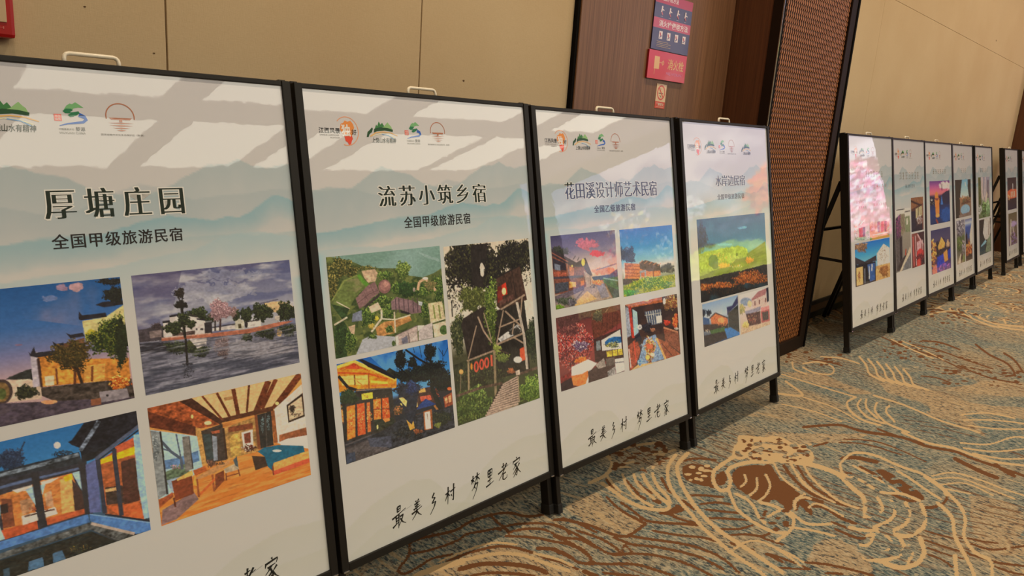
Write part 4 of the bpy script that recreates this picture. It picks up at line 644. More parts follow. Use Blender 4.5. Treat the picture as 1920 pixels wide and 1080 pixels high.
    p.grad([(0, (208, 192, 188)), (1, (196, 158, 124))]); p.ell(1110, 365, 85, 60, (138, 144, 154)).fol(1050, 480, 50, 80, [(202, 164, 96), (150, 140, 90)], 60, 14).ell(1165, 400, 34, 50, (226, 184, 130))
    p.poly([(1190, 350), (1400, 250), (1445, 425), (1220, 475)], (210, 170, 150), .2).poly([(1188, 335), (1290, 220), (1425, 165), (1402, 262), (1200, 352)], (164, 106, 100), .2).poly([(1098, 512), (1330, 438), (1322, 502), (1110, 558)], (138, 128, 138)).poly([(1330, 462), (1456, 428), (1462, 502), (1335, 512)], (220, 126, 116)).poly([(1110, 552), (1322, 510), (1332, 692), (1160, 725)], (80, 50, 48), .8).fol(1210, 620, 70, 60, [(200, 90, 70), (226, 160, 110)], 26, 10).poly([(1330, 512), (1462, 480), (1472, 652), (1340, 682)], (170, 84, 78)).poly([(1350, 530), (1440, 510), (1445, 630), (1360, 650)], (70, 60, 58), .5).fol(1110, 710, 52, 50, [(214, 176, 96)], 40, 14).poly([(1036, 772), (1420, 680), (1472, 705), (1470, 715), (1038, 860)], (200, 160, 124), .4).poly([(1410, 170), (1448, 150), (1452, 362), (1422, 382)], (38, 37, 46))
    for x in (1245, 1310, 1400): p.line([(x, 425 - (x - 1245) * .3), (x, 360 - (x - 1245) * .3)], 16, (120, 76, 70))
    P['4c'] = p
    # --- boards 5 and 6
    p = Pic(80, 66, [(238, 480), (703, 418), (712, 950), (250, 1055)], 51)
    p.grad([(0, (18, 100, 168)), (.3, (60, 144, 200)), (.5, (120, 170, 210)), (1, (120, 90, 60))])
    p.fol(320, 530, 95, 66, [(154, 104, 64), (112, 82, 62), (176, 130, 90)], 130, 12).poly([(530, 625), (620, 500), (700, 560), (708, 765), (540, 792)], (218, 198, 172), .3).fol(610, 640, 50, 90, [(130, 100, 80)], 16, 12).poly([(243, 655), (370, 722), (520, 648), (528, 722), (380, 745), (243, 758)], (48, 40, 42), .4).poly([(520, 792), (710, 760), (714, 955), (510, 1000)], (206, 152, 88), .3).fol(630, 860, 70, 80, [(140, 84, 40), (176, 120, 66)], 70, 12).poly([(246, 760), (515, 728), (518, 990), (250, 1058)], (27, 24, 27)).poly([(260, 798), (345, 785), (350, 1020), (265, 1038)], (232, 168, 98), .2).fol(300, 900, 14, 70, [(120, 66, 40)], 16, 12).poly([(405, 765), (506, 745), (510, 970), (440, 992)], (52, 82, 132), .3).line([(468, 760), (464, 850)], 14, (216, 206, 206)).line([(430, 780), (432, 960)], 12, (190, 186, 190)).line([(370, 810), (376, 1010)], 12, (120, 116, 120)).line([(395, 750), (400, 1010)], 8, (20, 18, 20))
    P['5a'] = p
    p = Pic(36, 40, [(228, 205), (420, 190), (418, 440), (248, 455)], 52)
    p.grad([(0, (196, 186, 168)), (1, (190, 180, 162))]); p.fol(320, 420, 80, 26, [(120, 146, 100), (160, 176, 130)], 50, 12).fol(255, 330, 22, 90, [(196, 120, 80), (150, 160, 120)], 40, 12).fol(400, 370, 18, 60, [(130, 150, 110)], 30, 12).poly([(290, 295), (368, 285), (370, 402), (298, 412)], (176, 66, 48), .6).poly([(340, 292), (366, 288), (368, 400), (345, 404)], (60, 40, 50), .5).line([(290, 255), (312, 222)], 9, (196, 90, 70)).line([(330, 250), (352, 218)], 9, (176, 90, 70))
    P['5b'] = p
    p = Pic(46, 40, [(436, 190), (700, 165), (704, 410), (448, 432)], 53)
    p.grad([(0, (200, 186, 166)), (.3, (206, 130, 96)), (.7, (214, 150, 90)), (.8, (206, 150, 70)), (1, (196, 140, 56))]); p.fol(460, 260, 26, 60, [(206, 120, 70)], 30, 14)
    for x0, c in ((540, (90, 60, 76)), (588, (206, 70, 66)), (632, (96, 70, 60))): p.poly([(x0, 195), (x0 + 32, 190), (x0 + 34, 330), (x0 + 4, 336)], c, .6).line([(x0 + 20, 200), (x0 + 24, 330)], 12, (216, 110, 84))
    p.line([(480, 365), (690, 345)], 14, (222, 206, 180)).fol(690, 330, 22, 60, [(120, 146, 90), (200, 186, 150)], 40, 12).fol(455, 410, 22, 20, [(120, 146, 90)], 20, 12)
    P['5c'] = p
    p = Pic(50, 84, [(775, -10), (985, 60), (1000, 822), (792, 888)], 61)
    p.grad([(0, (206, 192, 170)), (.18, (202, 188, 162)), (.24, (150, 136, 112)), (.6, (140, 124, 104)), (1, (120, 110, 100))])
    p.line([(795, 12), (912, 45)], 13, (56, 50, 46)).line([(912, 88), (980, 102)], 12, (56, 50, 46)).poly([(845, 85), (915, 110), (918, 330), (880, 380), (850, 300)], (128, 112, 84), .4).poly([(918, 150), (978, 160), (985, 360), (925, 350)], (120, 122, 84), .4).poly([(935, 180), (955, 180), (958, 260), (938, 262)], (206, 190, 160)).poly([(785, 120), (850, 90), (868, 400), (790, 430)], (70, 44, 58), .5).fol(830, 250, 40, 160, [(176, 60, 110), (120, 60, 110), (90, 60, 70)], 60, 14).poly([(785, 425), (880, 380), (890, 700), (795, 888)], (84, 72, 66), .5).line([(860, 400), (862, 720)], 26, (40, 32, 30)).poly([(840, 875), (985, 545), (998, 610), (872, 862)], (204, 174, 140), .3).poly([(795, 860), (850, 730), (960, 600), (975, 560), (850, 850)], (58, 46, 42), .4).poly([(900, 790), (1000, 620), (1000, 822), (890, 855)], (112, 106, 102), .4).line([(930, 570), (925, 650)], 14, (180, 70, 44))  # magenta flecks paint in the stage screen's mirrored blossoms
    P['6a'] = p
    p = Pic(40, 50, UNIT, 62); p.grad([(0, (96, 58, 38)), (.3, (80, 48, 34)), (.6, (70, 44, 36)), (1, (30, 26, 36))])
    p.poly([(0, 0), (100, 0), (100, 20), (0, 34)], (132, 84, 50), .4).line([(0, 10), (100, 30)], 6, (60, 36, 26)).poly([(38, 34), (92, 26), (92, 56), (38, 62)], (226, 186, 132), .3)
    for x in (48, 60, 72, 84): p.line([(x, 24), (x, 62)], 4, (62, 36, 26))
    p.poly([(0, 40), (34, 40), (34, 100), (0, 100)], (36, 32, 42), .5).ell(58, 66, 14, 7, (206, 206, 212)).fol(70, 70, 26, 14, [(120, 84, 70), (190, 170, 160)], 24, 5).poly([(90, 20), (100, 20), (100, 100), (90, 100)], (110, 56, 36))
    P['6b'] = p
    p = Pic(40, 50, UNIT, 63); p.grad([(0, (130, 70, 58)), (1, (104, 40, 38))]); p.poly([(40, 0), (100, 0), (100, 40), (70, 22)], (60, 34, 34), .4).line([(45, 5), (90, 40)], 7, (206, 150, 140)).line([(85, 25), (85, 60)], 6, (206, 160, 150)).line([(12, 10), (16, 95)], 8, (196, 90, 80)).line([(30, 8), (34, 95)], 5, (206, 170, 160)).poly([(40, 28), (74, 24), (76, 60), (42, 64)], (222, 152, 146), .4).ell(64, 64, 26, 15, (200, 56, 52)).fol(60, 75, 30, 14, [(90, 30, 34), (180, 60, 50)], 24, 6).poly([(40, 80), (66, 78), (66, 100), (38, 100)], (206, 66, 54)).fol(88, 90, 12, 14, [(40, 32, 36)], 16, 6)
    P['6c'] = p
    # --- boards 7 to 10, small in the picture
    p = Pic(40, 55, UNIT, 71); p.grad([(0, (96, 54, 112)), (.14, (176, 84, 128)), (.3, (226, 110, 104)), (.36, (60, 46, 66)), (.5, (26, 34, 56)), (.7, (24, 52, 100)), (1, (24, 44, 80))])
    p.ell(80, 12, 34, 9, (236, 196, 180), .3, 6).poly([(0, 34), (20, 38), (50, 36), (80, 26), (100, 24), (100, 52), (0, 54)], (32, 34, 52), .5).ell(78, 82, 26, 18, (28, 84, 150), .3, 5, .7).poly([(24, 44), (26, 30), (33, 24), (40, 30), (42, 40), (46, 44), (44, 82), (28, 84)], (236, 124, 48), .3).line([(30, 44), (40, 44)], 3, (120, 50, 30)).poly([(24, 40), (48, 40), (46, 44), (26, 44)], (140, 70, 60)).ell(36, 80, 10, 5, (246, 150, 70)).poly([(54, 50), (58, 34), (62, 50), (64, 56), (52, 56)], (60, 110, 180)).line([(60, 8), (60, 24)], 3.4, (40, 30, 44)).fol(10, 48, 9, 9, [(30, 28, 32), (190, 170, 140)], 14, 4).line([(28, 88), (38, 100)], 6, (150, 60, 40))
    P['7a'] = p
    p = Pic(40, 55, UNIT, 72); p.grad([(0, (56, 54, 84)), (.25, (76, 66, 88)), (.5, (50, 44, 62)), (1, (90, 60, 110))]); p.fol(50, 45, 46, 20, [(40, 36, 46), (70, 54, 50)], 60, 6).poly([(34, 40), (52, 20), (70, 36), (66, 46), (36, 48)], (240, 158, 74), .4).fol(12, 55, 12, 34, [(228, 128, 56), (240, 170, 80), (120, 60, 40)], 60, 6).poly([(60, 58), (80, 52), (84, 78), (62, 80)], (238, 140, 66), .4).poly([(30, 64), (60, 60), (66, 84), (28, 88)], (44, 60, 156), .4).poly([(84, 56), (100, 50), (100, 74), (84, 76)], (40, 54, 140), .3).fol(60, 92, 40, 10, [(150, 80, 140), (80, 60, 130)], 40, 7).poly([(8, 84), (24, 78), (28, 100), (4, 100)], (220, 110, 90), .4).fol(85, 40, 10, 10, [(196, 150, 110)], 12, 4)
    P['7b'] = p
    p = Pic(36, 50, UNIT, 81); p.grad([(0, (112, 158, 204)), (.45, (190, 196, 200)), (.5, (150, 108, 72)), (1, (104, 84, 66))]); p.poly([(0, 0), (44, 0), (34, 30), (28, 55), (24, 100), (0, 100)], (46, 42, 28), .6).poly([(80, 0), (100, 0), (100, 60), (84, 46), (78, 20)], (38, 40, 30), .5).poly([(60, 8), (66, 8), (64, 22)], (236, 240, 244)).fol(60, 54, 34, 9, [(176, 120, 76), (120, 76, 50), (84, 84, 50)], 60, 6).ell(60, 80, 30, 13, (136, 164, 184)).poly([(20, 92), (100, 88), (100, 100), (20, 100)], (128, 104, 86), .4).line([(36, 64), (94, 62)], 4, (96, 62, 44))
    P['8a'] = p
    p = Pic(26, 55, UNIT, 82); p.grad([(0, (120, 112, 116)), (.3, (136, 120, 112)), (.4, (84, 92, 50)), (.7, (92, 88, 66)), (1, (150, 124, 100))]); p.fol(50, 18, 50, 20, [(150, 140, 144), (84, 76, 80), (190, 176, 170)], 70, 7).fol(30, 55, 30, 16, [(70, 84, 40), (104, 112, 56)], 50, 8).poly([(10, 96), (40, 78), (64, 76), (40, 100)], (206, 176, 146), .3).poly([(44, 88), (60, 70), (66, 90), (48, 100)], (60, 40, 32)).fol(80, 66, 20, 16, [(150, 130, 130)], 20, 8).fol(80, 92, 18, 8, [(100, 110, 56)], 20, 7)
    P['8b'] = p
    p = Pic(26, 55, UNIT, 83); p.grad([(0, (96, 100, 128)), (.1, (190, 186, 190)), (.2, (50, 76, 134)), (.45, (60, 78, 120)), (.55, (130, 72, 44)), (1, (70, 42, 34))]); p.poly([(0, 40), (26, 30), (34, 60), (0, 72)], (34, 32, 44)).poly([(62, 40), (100, 8), (100, 60), (70, 66)], (222, 190, 160), .3).fol(44, 76, 40, 18, [(214, 104, 50), (230, 140, 70), (120, 54, 36)], 60, 8).poly([(0, 92), (60, 84), (100, 88), (100, 100), (0, 100)], (40, 30, 32))
    P['8c'] = p
    p = Pic(32, 55, UNIT, 91); p.grad([(0, (150, 138, 144)), (.5, (156, 140, 130)), (1, (90, 100, 56))]); p.poly([(0, 0), (22, 0), (26, 60), (0, 100)], (78, 82, 38), .6).line([(34, 0), (30, 40), (44, 60)], 12, (200, 172, 156)).line([(62, 0), (54, 50)], 10, (190, 168, 160)).line([(84, 8), (80, 70)], 10, (92, 76, 84)).line([(60, 60), (76, 40)], 12, (212, 178, 150)).fol(46, 78, 24, 18, [(60, 84, 36), (120, 140, 80)], 50, 8).fol(80, 78, 18, 20, [(150, 176, 120), (120, 150, 90)], 40, 8).fol(14, 80, 12, 12, [(210, 200, 190)], 12, 6)
    P['9a'] = p
    p = Pic(32, 55, UNIT, 92); p.grad([(0, (40, 36, 28)), (.6, (38, 46, 42)), (1, (46, 62, 58))]); p.poly([(44, 0), (92, 0), (94, 44), (80, 62), (48, 60), (30, 40)], (206, 188, 166), .3).line([(56, 10), (44, 54)], 8, (236, 222, 206)).line([(84, 10), (78, 50)], 7, (150, 130, 112)).poly([(64, 62), (96, 50), (96, 100), (50, 96)], (118, 126, 96), .5).poly([(10, 74), (50, 60), (60, 66), (24, 80)], (140, 176, 200), .2).poly([(0, 78), (40, 72), (46, 100), (0, 100)], (36, 62, 64), .4).ell(56, 34, 12, 9, (244, 224, 200))
    P['9b'] = p
    p = Pic(28, 46, UNIT, 101); p.grad([(0, (50, 38, 42)), (.3, (58, 44, 48)), (.65, (44, 34, 40)), (1, (30, 32, 50))]); p.poly([(0, 42), (40, 36), (100, 38), (100, 64), (40, 66), (0, 60)], (232, 94, 56), .4)
    for x in (40, 58, 76): p.line([(x, 44), (x + 2, 62)], 8, (246, 200, 160))
    p.line([(58, 20), (60, 40)], 7, (226, 210, 200)).fol(16, 60, 14, 8, [(240, 150, 100)], 14, 6)
    P['10a'] = p
    p = Pic(28, 46, UNIT, 102); p.grad([(0, (96, 84, 56)), (.5, (120, 100, 82)), (1, (110, 84, 92))]); p.ell(58, 36, 40, 8, (176, 146, 196), .3, 6).line([(30, 20), (20, 100)], 10, (206, 186, 156)).line([(50, 44), (70, 96)], 9, (196, 176, 156)).fol(60, 76, 34, 20, [(150, 116, 160), (90, 76, 60)], 40, 8).line([(80, 40), (96, 80)], 6, (80, 64, 46))
    P['10b'] = p
    return P
# ---------------------------------------------------------------- the woven figure of the carpet in front of the boards
CX0, CX1, CY0, CY1 = .9, 7.0, .1, 1.9
CARPET_QUAD = [(407.5, 1039.3), (1653.4, 553.6), (2141.7, 649.5), (1582.0, 2122.7)]
def carpet_figure():
    """strands and fields of the woven swirls, drawn in the sketch frame whose quad is the strip of floor; returns beige, brown, sand, blue"""
    line = Pic(980, 290, CARPET_QUAD, 3); zone = Pic(980, 290, CARPET_QUAD, 4); line.grain = zone.grain = 0
    BE, BR, SA, BL = (255, 0, 0), (0, 255, 0), (255, 0, 0), (0, 255, 0)
    def sm(q):                                              # rounded run through the points
        P = np.array(q, float)
        if len(P) < 3: return P
        out = []
        for i in range(len(P) - 1):
            a, b, c, d = P[max(i - 1, 0)], P[i], P[i + 1], P[min(i + 2, len(P) - 1)]
            for t in (0, .25, .5, .75): out.append(.5 * (2 * b + (c - a) * t + (2 * a - 5 * b + 4 * c - d) * t * t + (3 * b - a - 3 * c + d) * t ** 3))
        return np.array(out + [P[-1]])
    def L(o, q, w, c, s=3.033): P = sm(q) / s + np.array(o); line.line([tuple(v) for v in P], w / s, c, 0); [line.ell(v[0], v[1], w / s * .5, w / s * .42, c, 0) for v in P]
    def A(o, q, c, pic=zone, s=3.033): pic.poly(sm(list(q) + [q[0]]) / s + np.array(o), c, 0, 4)
    def dots(o, x0, x1, y0, y1, n, c, a, b, seed, s=3.033):
        r = np.random.RandomState(seed)
        for i in range(n): line.ell((x0 + (x1 - x0) * r.rand()) / s + o[0], (y0 + (y1 - y0) * r.rand()) / s + o[1], a * (.5 + r.rand()) / s, b * (.5 + r.rand()) / s, c, 0)
    o1, o2, o3, o4 = (640, 810), (1040, 810), (1440, 810), (1440, 560)
    # fields
    for q in ([(220, 660), (330, 600), (480, 640), (560, 720), (600, 819), (420, 800), (210, 740)], [(1140, 360), (1300, 380), (1440, 460), (1400, 600), (1200, 600), (1150, 480)], [(1120, 600), (1456, 600), (1456, 700), (1250, 680)], [(0, 0), (300, 10), (560, 10), (420, 60), (0, 60)]): A(o3, q, SA)
    for q in ([(80, 620), (200, 600), (310, 600), (220, 660), (210, 730), (160, 720)], [(600, 740), (720, 760), (880, 760), (1030, 800), (1030, 830), (640, 830)], [(880, 440), (1000, 420), (1060, 560), (900, 570)], [(240, 200), (330, 220), (420, 270), (520, 390), (440, 380), (320, 310)], [(600, 60), (800, 90), (930, 170), (860, 210), (680, 130)], [(1050, 20), (1456, 0), (1456, 190), (1200, 130)], [(140, 460), (300, 500), (320, 600), (140, 600)]): A(o3, q, BL)
    for q in ([(640, 480), (800, 490), (1000, 540), (1200, 600), (1456, 620), (1456, 690), (1300, 660), (1120, 650), (1250, 790), (1100, 720), (900, 650), (900, 600), (700, 540)], [(80, 420), (300, 430), (480, 500), (600, 540), (450, 540), (260, 480)], [(1000, 520), (1456, 560), (1456, 480), (1200, 470)]): A(o4, q, SA)
    for q in ([(800, 420), (950, 410), (1100, 440), (1190, 480), (1000, 500), (860, 470)], [(220, 480), (400, 510), (500, 560), (440, 570), (280, 530)], [(680, 620), (760, 620), (900, 680), (1060, 740), (1200, 790), (1456, 790), (1456, 819), (1100, 819), (800, 720)], [(720, 550), (880, 600), (910, 640), (760, 610)], [(1100, 660), (1250, 660), (1456, 690), (1456, 760), (1250, 740)], [(880, 160), (1100, 190), (1280, 260), (1200, 280), (1000, 210)], [(520, 270), (700, 290), (840, 380), (640, 350)]): A(o4, q, BL)
    for q in ([(770, 330), (960, 350), (1150, 500), (1060, 590), (900, 560), (800, 430)], [(1300, 610), (1456, 600), (1420, 720), (1340, 660)], [(1330, 370), (1456, 380), (1456, 450), (1360, 440)]): A(o2, q, BL)
    A(o2, [(60, 420), (240, 340), (320, 420), (500, 510), (400, 580), (200, 520)], SA); A(o1, [(430, 819), (600, 745), (730, 690), (850, 640), (1000, 650), (1150, 690), (1300, 760), (1400, 819)], SA)
    # brown strands
    for q, w in (([(330, 790), (345, 760), (390, 700), (395, 650), (410, 620), (520, 590), (650, 560), (740, 510), (860, 470), (960, 460), (1060, 480), (1150, 470)], 15), ([(330, 795), (370, 805), (440, 770), (520, 720), (640, 695)], 14), ([(400, 690), (470, 680), (580, 650), (680, 610), (720, 580), (830, 560), (900, 545)], 14), ([(860, 480), (900, 520), (950, 560), (960, 590)], 16), ([(900, 560), (960, 530), (1050, 520), (1160, 520), (1260, 540), (1300, 580)], 14),
                 ([(600, 740), (720, 690), (860, 655), (950, 650), (1060, 675), (1180, 720), (1260, 740), (1350, 780)], 16), ([(680, 780), (800, 750), (950, 750), (1100, 770), (1170, 800)], 26), ([(940, 590), (1100, 600), (1200, 620), (1300, 640), (1380, 680), (1440, 740)], 15), ([(950, 570), (1060, 550), (1160, 555), (1260, 600), (1360, 610), (1456, 660)], 15), ([(1260, 490), (1330, 510), (1400, 545), (1456, 570)], 15), ([(1120, 660), (1200, 665), (1260, 690), (1310, 710)], 22), ([(740, 819), (850, 800), (1000, 805), (1100, 819)], 18), ([(1380, 790), (1456, 819)], 26)): L(o1, q, w, BR)
    for q, w in (([(0, 500), (60, 500), (200, 530), (330, 580), (420, 590), (520, 520)], 17), ([(520, 520), (420, 470), (350, 420), (300, 370)], 15), ([(380, 400), (450, 450), (520, 500), (600, 515), (720, 520), (830, 530)], 15), ([(430, 590), (560, 610), (700, 630), (830, 660), (960, 720), (1050, 800)], 15), ([(340, 600), (450, 640), (560, 650), (720, 680), (850, 720), (960, 780)], 15), ([(340, 700), (460, 690), (600, 705), (760, 750), (900, 819)], 15), ([(0, 530), (80, 560), (160, 600), (240, 650), (310, 690), (380, 690)], 15), ([(200, 740), (300, 750), (450, 750), (600, 790), (680, 819)], 16), ([(0, 590), (90, 630), (180, 680), (220, 740)], 15), ([(0, 660), (80, 700), (140, 740), (220, 750)], 16), ([(130, 560), (250, 600), (340, 650), (380, 690)], 15), ([(280, 800), (380, 810), (480, 819)], 15), ([(390, 690), (400, 640), (450, 690)], 13), ([(560, 560), (700, 585), (850, 600), (940, 630)], 13), ([(600, 460), (660, 470), (730, 500), (830, 520)], 14),
                 ([(770, 360), (850, 360), (960, 370)], 13), ([(830, 410), (920, 400), (1000, 410)], 13), ([(860, 440), (950, 450), (1050, 460)], 13), ([(850, 490), (960, 490), (1100, 500)], 13), ([(900, 550), (1050, 550), (1150, 520)], 13), ([(960, 590), (1080, 580), (1180, 590), (1250, 560)], 13), ([(720, 170), (800, 150), (920, 160)], 12), ([(300, 270), (340, 330), (390, 370)], 20), ([(390, 250), (440, 310), (480, 350)], 14), ([(450, 250), (500, 310), (560, 350)], 14), ([(610, 260), (650, 330), (690, 360)], 16), ([(560, 380), (600, 400)], 24), ([(460, 350), (520, 380)], 16), ([(730, 390), (800, 440)], 18), ([(1000, 630), (1130, 670)], 16), ([(1180, 600), (1300, 640)], 12), ([(1200, 690), (1300, 740)], 14), ([(1270, 770), (1456, 780)], 12)): L(o2, q, w, BR)
    for q in ([(725, 200), (800, 180), (900, 210), (920, 310), (870, 310), (800, 290), (740, 270)], [(590, 450), (670, 430), (690, 410), (750, 440), (660, 470)], [(1050, 200), (1180, 190), (1260, 260), (1340, 300), (1400, 360), (1456, 420), (1456, 470), (1380, 400), (1330, 440), (1250, 380), (1180, 400), (1060, 330), (1000, 260)], [(920, 240), (960, 220), (975, 280), (930, 300)]): A(o2, q, BR, line)
    for q, w in (([(210, 740), (330, 750), (470, 780), (600, 815)], 14), ([(420, 150), (500, 145), (620, 170)], 22), ([(410, 195), (420, 235), (470, 235)], 16), ([(520, 200), (600, 240), (640, 270)], 22), ([(0, 200), (60, 300), (100, 380), (120, 430)], 44), ([(90, 190), (150, 270), (230, 340), (300, 370), (420, 410), (520, 430)], 18), ([(160, 180), (210, 260), (280, 330), (400, 390)], 14), ([(160, 440), (180, 380), (250, 380), (310, 400)], 22), ([(250, 420), (320, 430), (420, 490), (500, 520)], 17), ([(880, 430), (940, 425), (1000, 400), (1020, 360)], 17), ([(560, 0), (760, 30), (900, 80), (1060, 110), (1160, 150), (1280, 190), (1400, 230), (1456, 250)], 15), ([(1060, 150), (1200, 220), (1300, 260)], 22), ([(1290, 180), (1340, 220), (1400, 250)], 18), ([(890, 560), (1040, 600), (1120, 600), (1220, 620), (1300, 630)], 10), ([(880, 610), (1000, 650), (1100, 680)], 11), ([(890, 650), (1000, 690), (1110, 720)], 10), ([(890, 690), (980, 720), (1050, 770)], 11), ([(1120, 620), (1250, 665), (1350, 660)], 12), ([(1380, 655), (1456, 645)], 12), ([(1060, 600), (1120, 680), (1200, 710), (1300, 740), (1456, 760)], 13), ([(1260, 750), (1360, 790), (1456, 810)], 11), ([(330, 800), (420, 805)], 14), ([(0, 690), (120, 730), (240, 780)], 13), ([(360, 510), (440, 540)], 13), ([(380, 550), (500, 600), (550, 600)], 15), ([(260, 80), (340, 60)], 12), ([(400, 60), (560, 70), (760, 130)], 7), ([(430, 40), (640, 60), (900, 170)], 7), ([(700, 350), (800, 390), (880, 380)], 16)): L(o3, q, w, BR)
    A(o3, [(610, 220), (660, 215), (760, 270), (885, 372), (800, 358), (720, 310)], BR, line)
    for q, w in (([(200, 730), (330, 720), (420, 720), (520, 750), (620, 770)], 14), ([(620, 740), (760, 790), (880, 819)], 11), ([(650, 220), (800, 280), (950, 330), (1100, 400)], 7), ([(820, 260), (960, 290), (1100, 340), (1280, 400)], 7), ([(880, 240), (980, 250), (1090, 290)], 9), ([(1180, 260), (1260, 320), (1360, 370), (1400, 430), (1350, 440)], 11), ([(1340, 310), (1400, 350), (1450, 420)], 11), ([(1080, 380), (1200, 430), (1300, 460), (1420, 480)], 8), ([(260, 350), (340, 360), (420, 380)], 8), ([(870, 440), (960, 450), (1040, 480)], 7), ([(900, 60), (1000, 70), (1150, 110)], 8), ([(700, 250), (860, 300), (1000, 330)], 6)): L(o4, q, w, BR)
    for a in range(9): L(o4, [(850 + 40 * a, 330 + 14 * (a % 3)), (870 + 40 * a, 336 + 14 * (a % 3))], 6, BR); L(o4, [(900 + 50 * a, 380 + 12 * (a % 4)), (924 + 50 * a, 388 + 12 * (a % 4))], 7, BR)
    # beige strands
    for q, w in (([(430, 810), (580, 755), (760, 715), (900, 690), (1040, 700), (1150, 740), (1300, 790)], 20), ([(560, 740), (700, 680), (860, 630), (1000, 640)], 12), ([(420, 819), (560, 780), (700, 745)], 18), ([(1100, 690), (1230, 720), (1320, 760)], 14)): L(o1, q, w, BE)
    for q, w in (([(760, 120), (700, 190), (710, 260), (740, 330), (800, 420), (870, 500), (950, 570), (1060, 640), (1180, 720), (1300, 800)], 23), ([(690, 130), (650, 190), (645, 260), (670, 330), (720, 400), (790, 480), (850, 550), (920, 610), (1000, 680), (1120, 760), (1200, 819)], 20), ([(620, 130), (570, 180), (560, 240), (590, 310), (640, 360), (660, 400)], 18), ([(500, 200), (510, 260), (550, 320), (600, 370), (650, 410), (640, 440), (560, 440), (480, 420), (400, 380), (330, 330), (270, 290)], 20), ([(450, 230), (470, 290), (520, 340), (570, 380)], 17), ([(390, 240), (410, 300), (450, 350), (500, 390), (560, 420)], 16), ([(300, 250), (340, 300), (380, 340)], 14), ([(1020, 140), (960, 180), (910, 220), (905, 280), (940, 330), (990, 320), (1000, 270), (985, 220), (1030, 190), (1120, 170), (1230, 170), (1330, 165), (1456, 170)], 22), ([(1030, 80), (1020, 130), (1060, 150), (1140, 120), (1180, 140)], 17), ([(1030, 90), (1060, 55), (1150, 50), (1260, 30), (1330, 60)], 15), ([(1040, 100), (1150, 90), (1300, 90), (1456, 70)], 14),
                 ([(990, 330), (1010, 380), (1040, 440), (1100, 490), (1180, 540), (1260, 570), (1330, 570)], 19), ([(1030, 350), (1090, 380), (1130, 420), (1160, 480), (1200, 520)], 17), ([(1170, 400), (1250, 420), (1320, 460), (1360, 500), (1340, 560), (1260, 620)], 18), ([(1080, 240), (1090, 280), (1060, 310)], 12), ([(1150, 260), (1150, 320), (1110, 360)], 13), ([(1200, 240), (1225, 300), (1200, 360), (1160, 390)], 13), ([(1250, 180), (1280, 240), (1330, 290), (1390, 330)], 12), ([(1340, 180), (1380, 240), (1420, 290), (1456, 320)], 12), ([(1370, 430), (1370, 390), (1420, 370), (1456, 380)], 13), ([(1000, 680), (1100, 620), (1200, 630), (1320, 700), (1400, 760)], 12), ([(280, 120), (330, 170), (300, 240), (200, 290)], 20), ([(340, 130), (450, 80), (600, 60)], 14), ([(400, 180), (520, 150), (640, 90)], 14), ([(350, 200), (480, 190), (600, 130), (690, 100)], 13)): L(o2, q, w, BE)
    A(o3, [(-160, 20), (60, 40), (220, 90), (260, 140), (220, 190), (100, 172), (-40, 170), (-160, 120)], BE, line)
    for q, w in (([(200, 180), (240, 250), (320, 330), (420, 400), (540, 440)], 13), ([(140, 190), (180, 270), (260, 340), (380, 400)], 10), ([(220, 180), (300, 200), (400, 240), (470, 310), (540, 370), (550, 440), (520, 480)], 26), ([(620, 370), (650, 430), (620, 470), (540, 480)], 19), ([(700, 390), (720, 450), (690, 500), (600, 540)], 21), ([(780, 400), (800, 460), (780, 520), (700, 560), (620, 560)], 23), ([(870, 410), (890, 480), (880, 540), (800, 590), (720, 580)], 24), ([(560, 590), (600, 580), (570, 640), (520, 640)], 18), ([(640, 560), (700, 620), (690, 660), (640, 690)], 16), ([(740, 590), (770, 650), (740, 700), (640, 730), (540, 710)], 25), ([(860, 600), (885, 680), (850, 740), (760, 770), (660, 745)], 28), ([(800, 640), (820, 690), (790, 740)], 15), ([(410, 180), (480, 120), (600, 130), (740, 190), (880, 240), (980, 310), (1010, 360)], 14), ([(410, 190), (430, 240), (520, 270), (640, 340), (760, 350), (860, 390)], 16), ([(480, 190), (560, 230), (660, 290), (740, 340)], 12), ([(700, 200), (800, 260), (900, 330), (980, 380)], 14),
                 ([(890, 250), (1000, 330), (1090, 420), (1120, 500), (1110, 590), (1170, 680), (1260, 730), (1270, 819)], 20), ([(960, 400), (1040, 480), (1060, 590), (1110, 690), (1150, 760), (1170, 819)], 22), ([(1060, 700), (1070, 819)], 25), ([(930, 250), (1050, 230), (1200, 270), (1330, 320), (1456, 360)], 9), ([(930, 270), (1080, 260), (1250, 320), (1400, 380)], 8), ([(980, 300), (1120, 290), (1280, 360)], 8), ([(1000, 320), (1150, 350)], 8), ([(1090, 60), (1250, 70), (1380, 30), (1456, 30)], 9), ([(1110, 90), (1280, 110), (1456, 95)], 9), ([(1160, 120), (1320, 150), (1456, 150)], 9), ([(760, 0), (900, 60), (1050, 90), (1160, 130), (1300, 170), (1456, 190)], 13), ([(0, 480), (100, 440), (220, 520), (360, 520)], 16), ([(120, 540), (260, 560), (380, 590)], 13), ([(150, 450), (150, 390), (210, 350)], 11), ([(230, 430), (270, 405), (340, 430), (430, 480)], 11), ([(0, 640), (120, 690), (200, 740)], 13), ([(460, 540), (560, 560), (640, 550)], 20)): L(o3, q, w, BE)
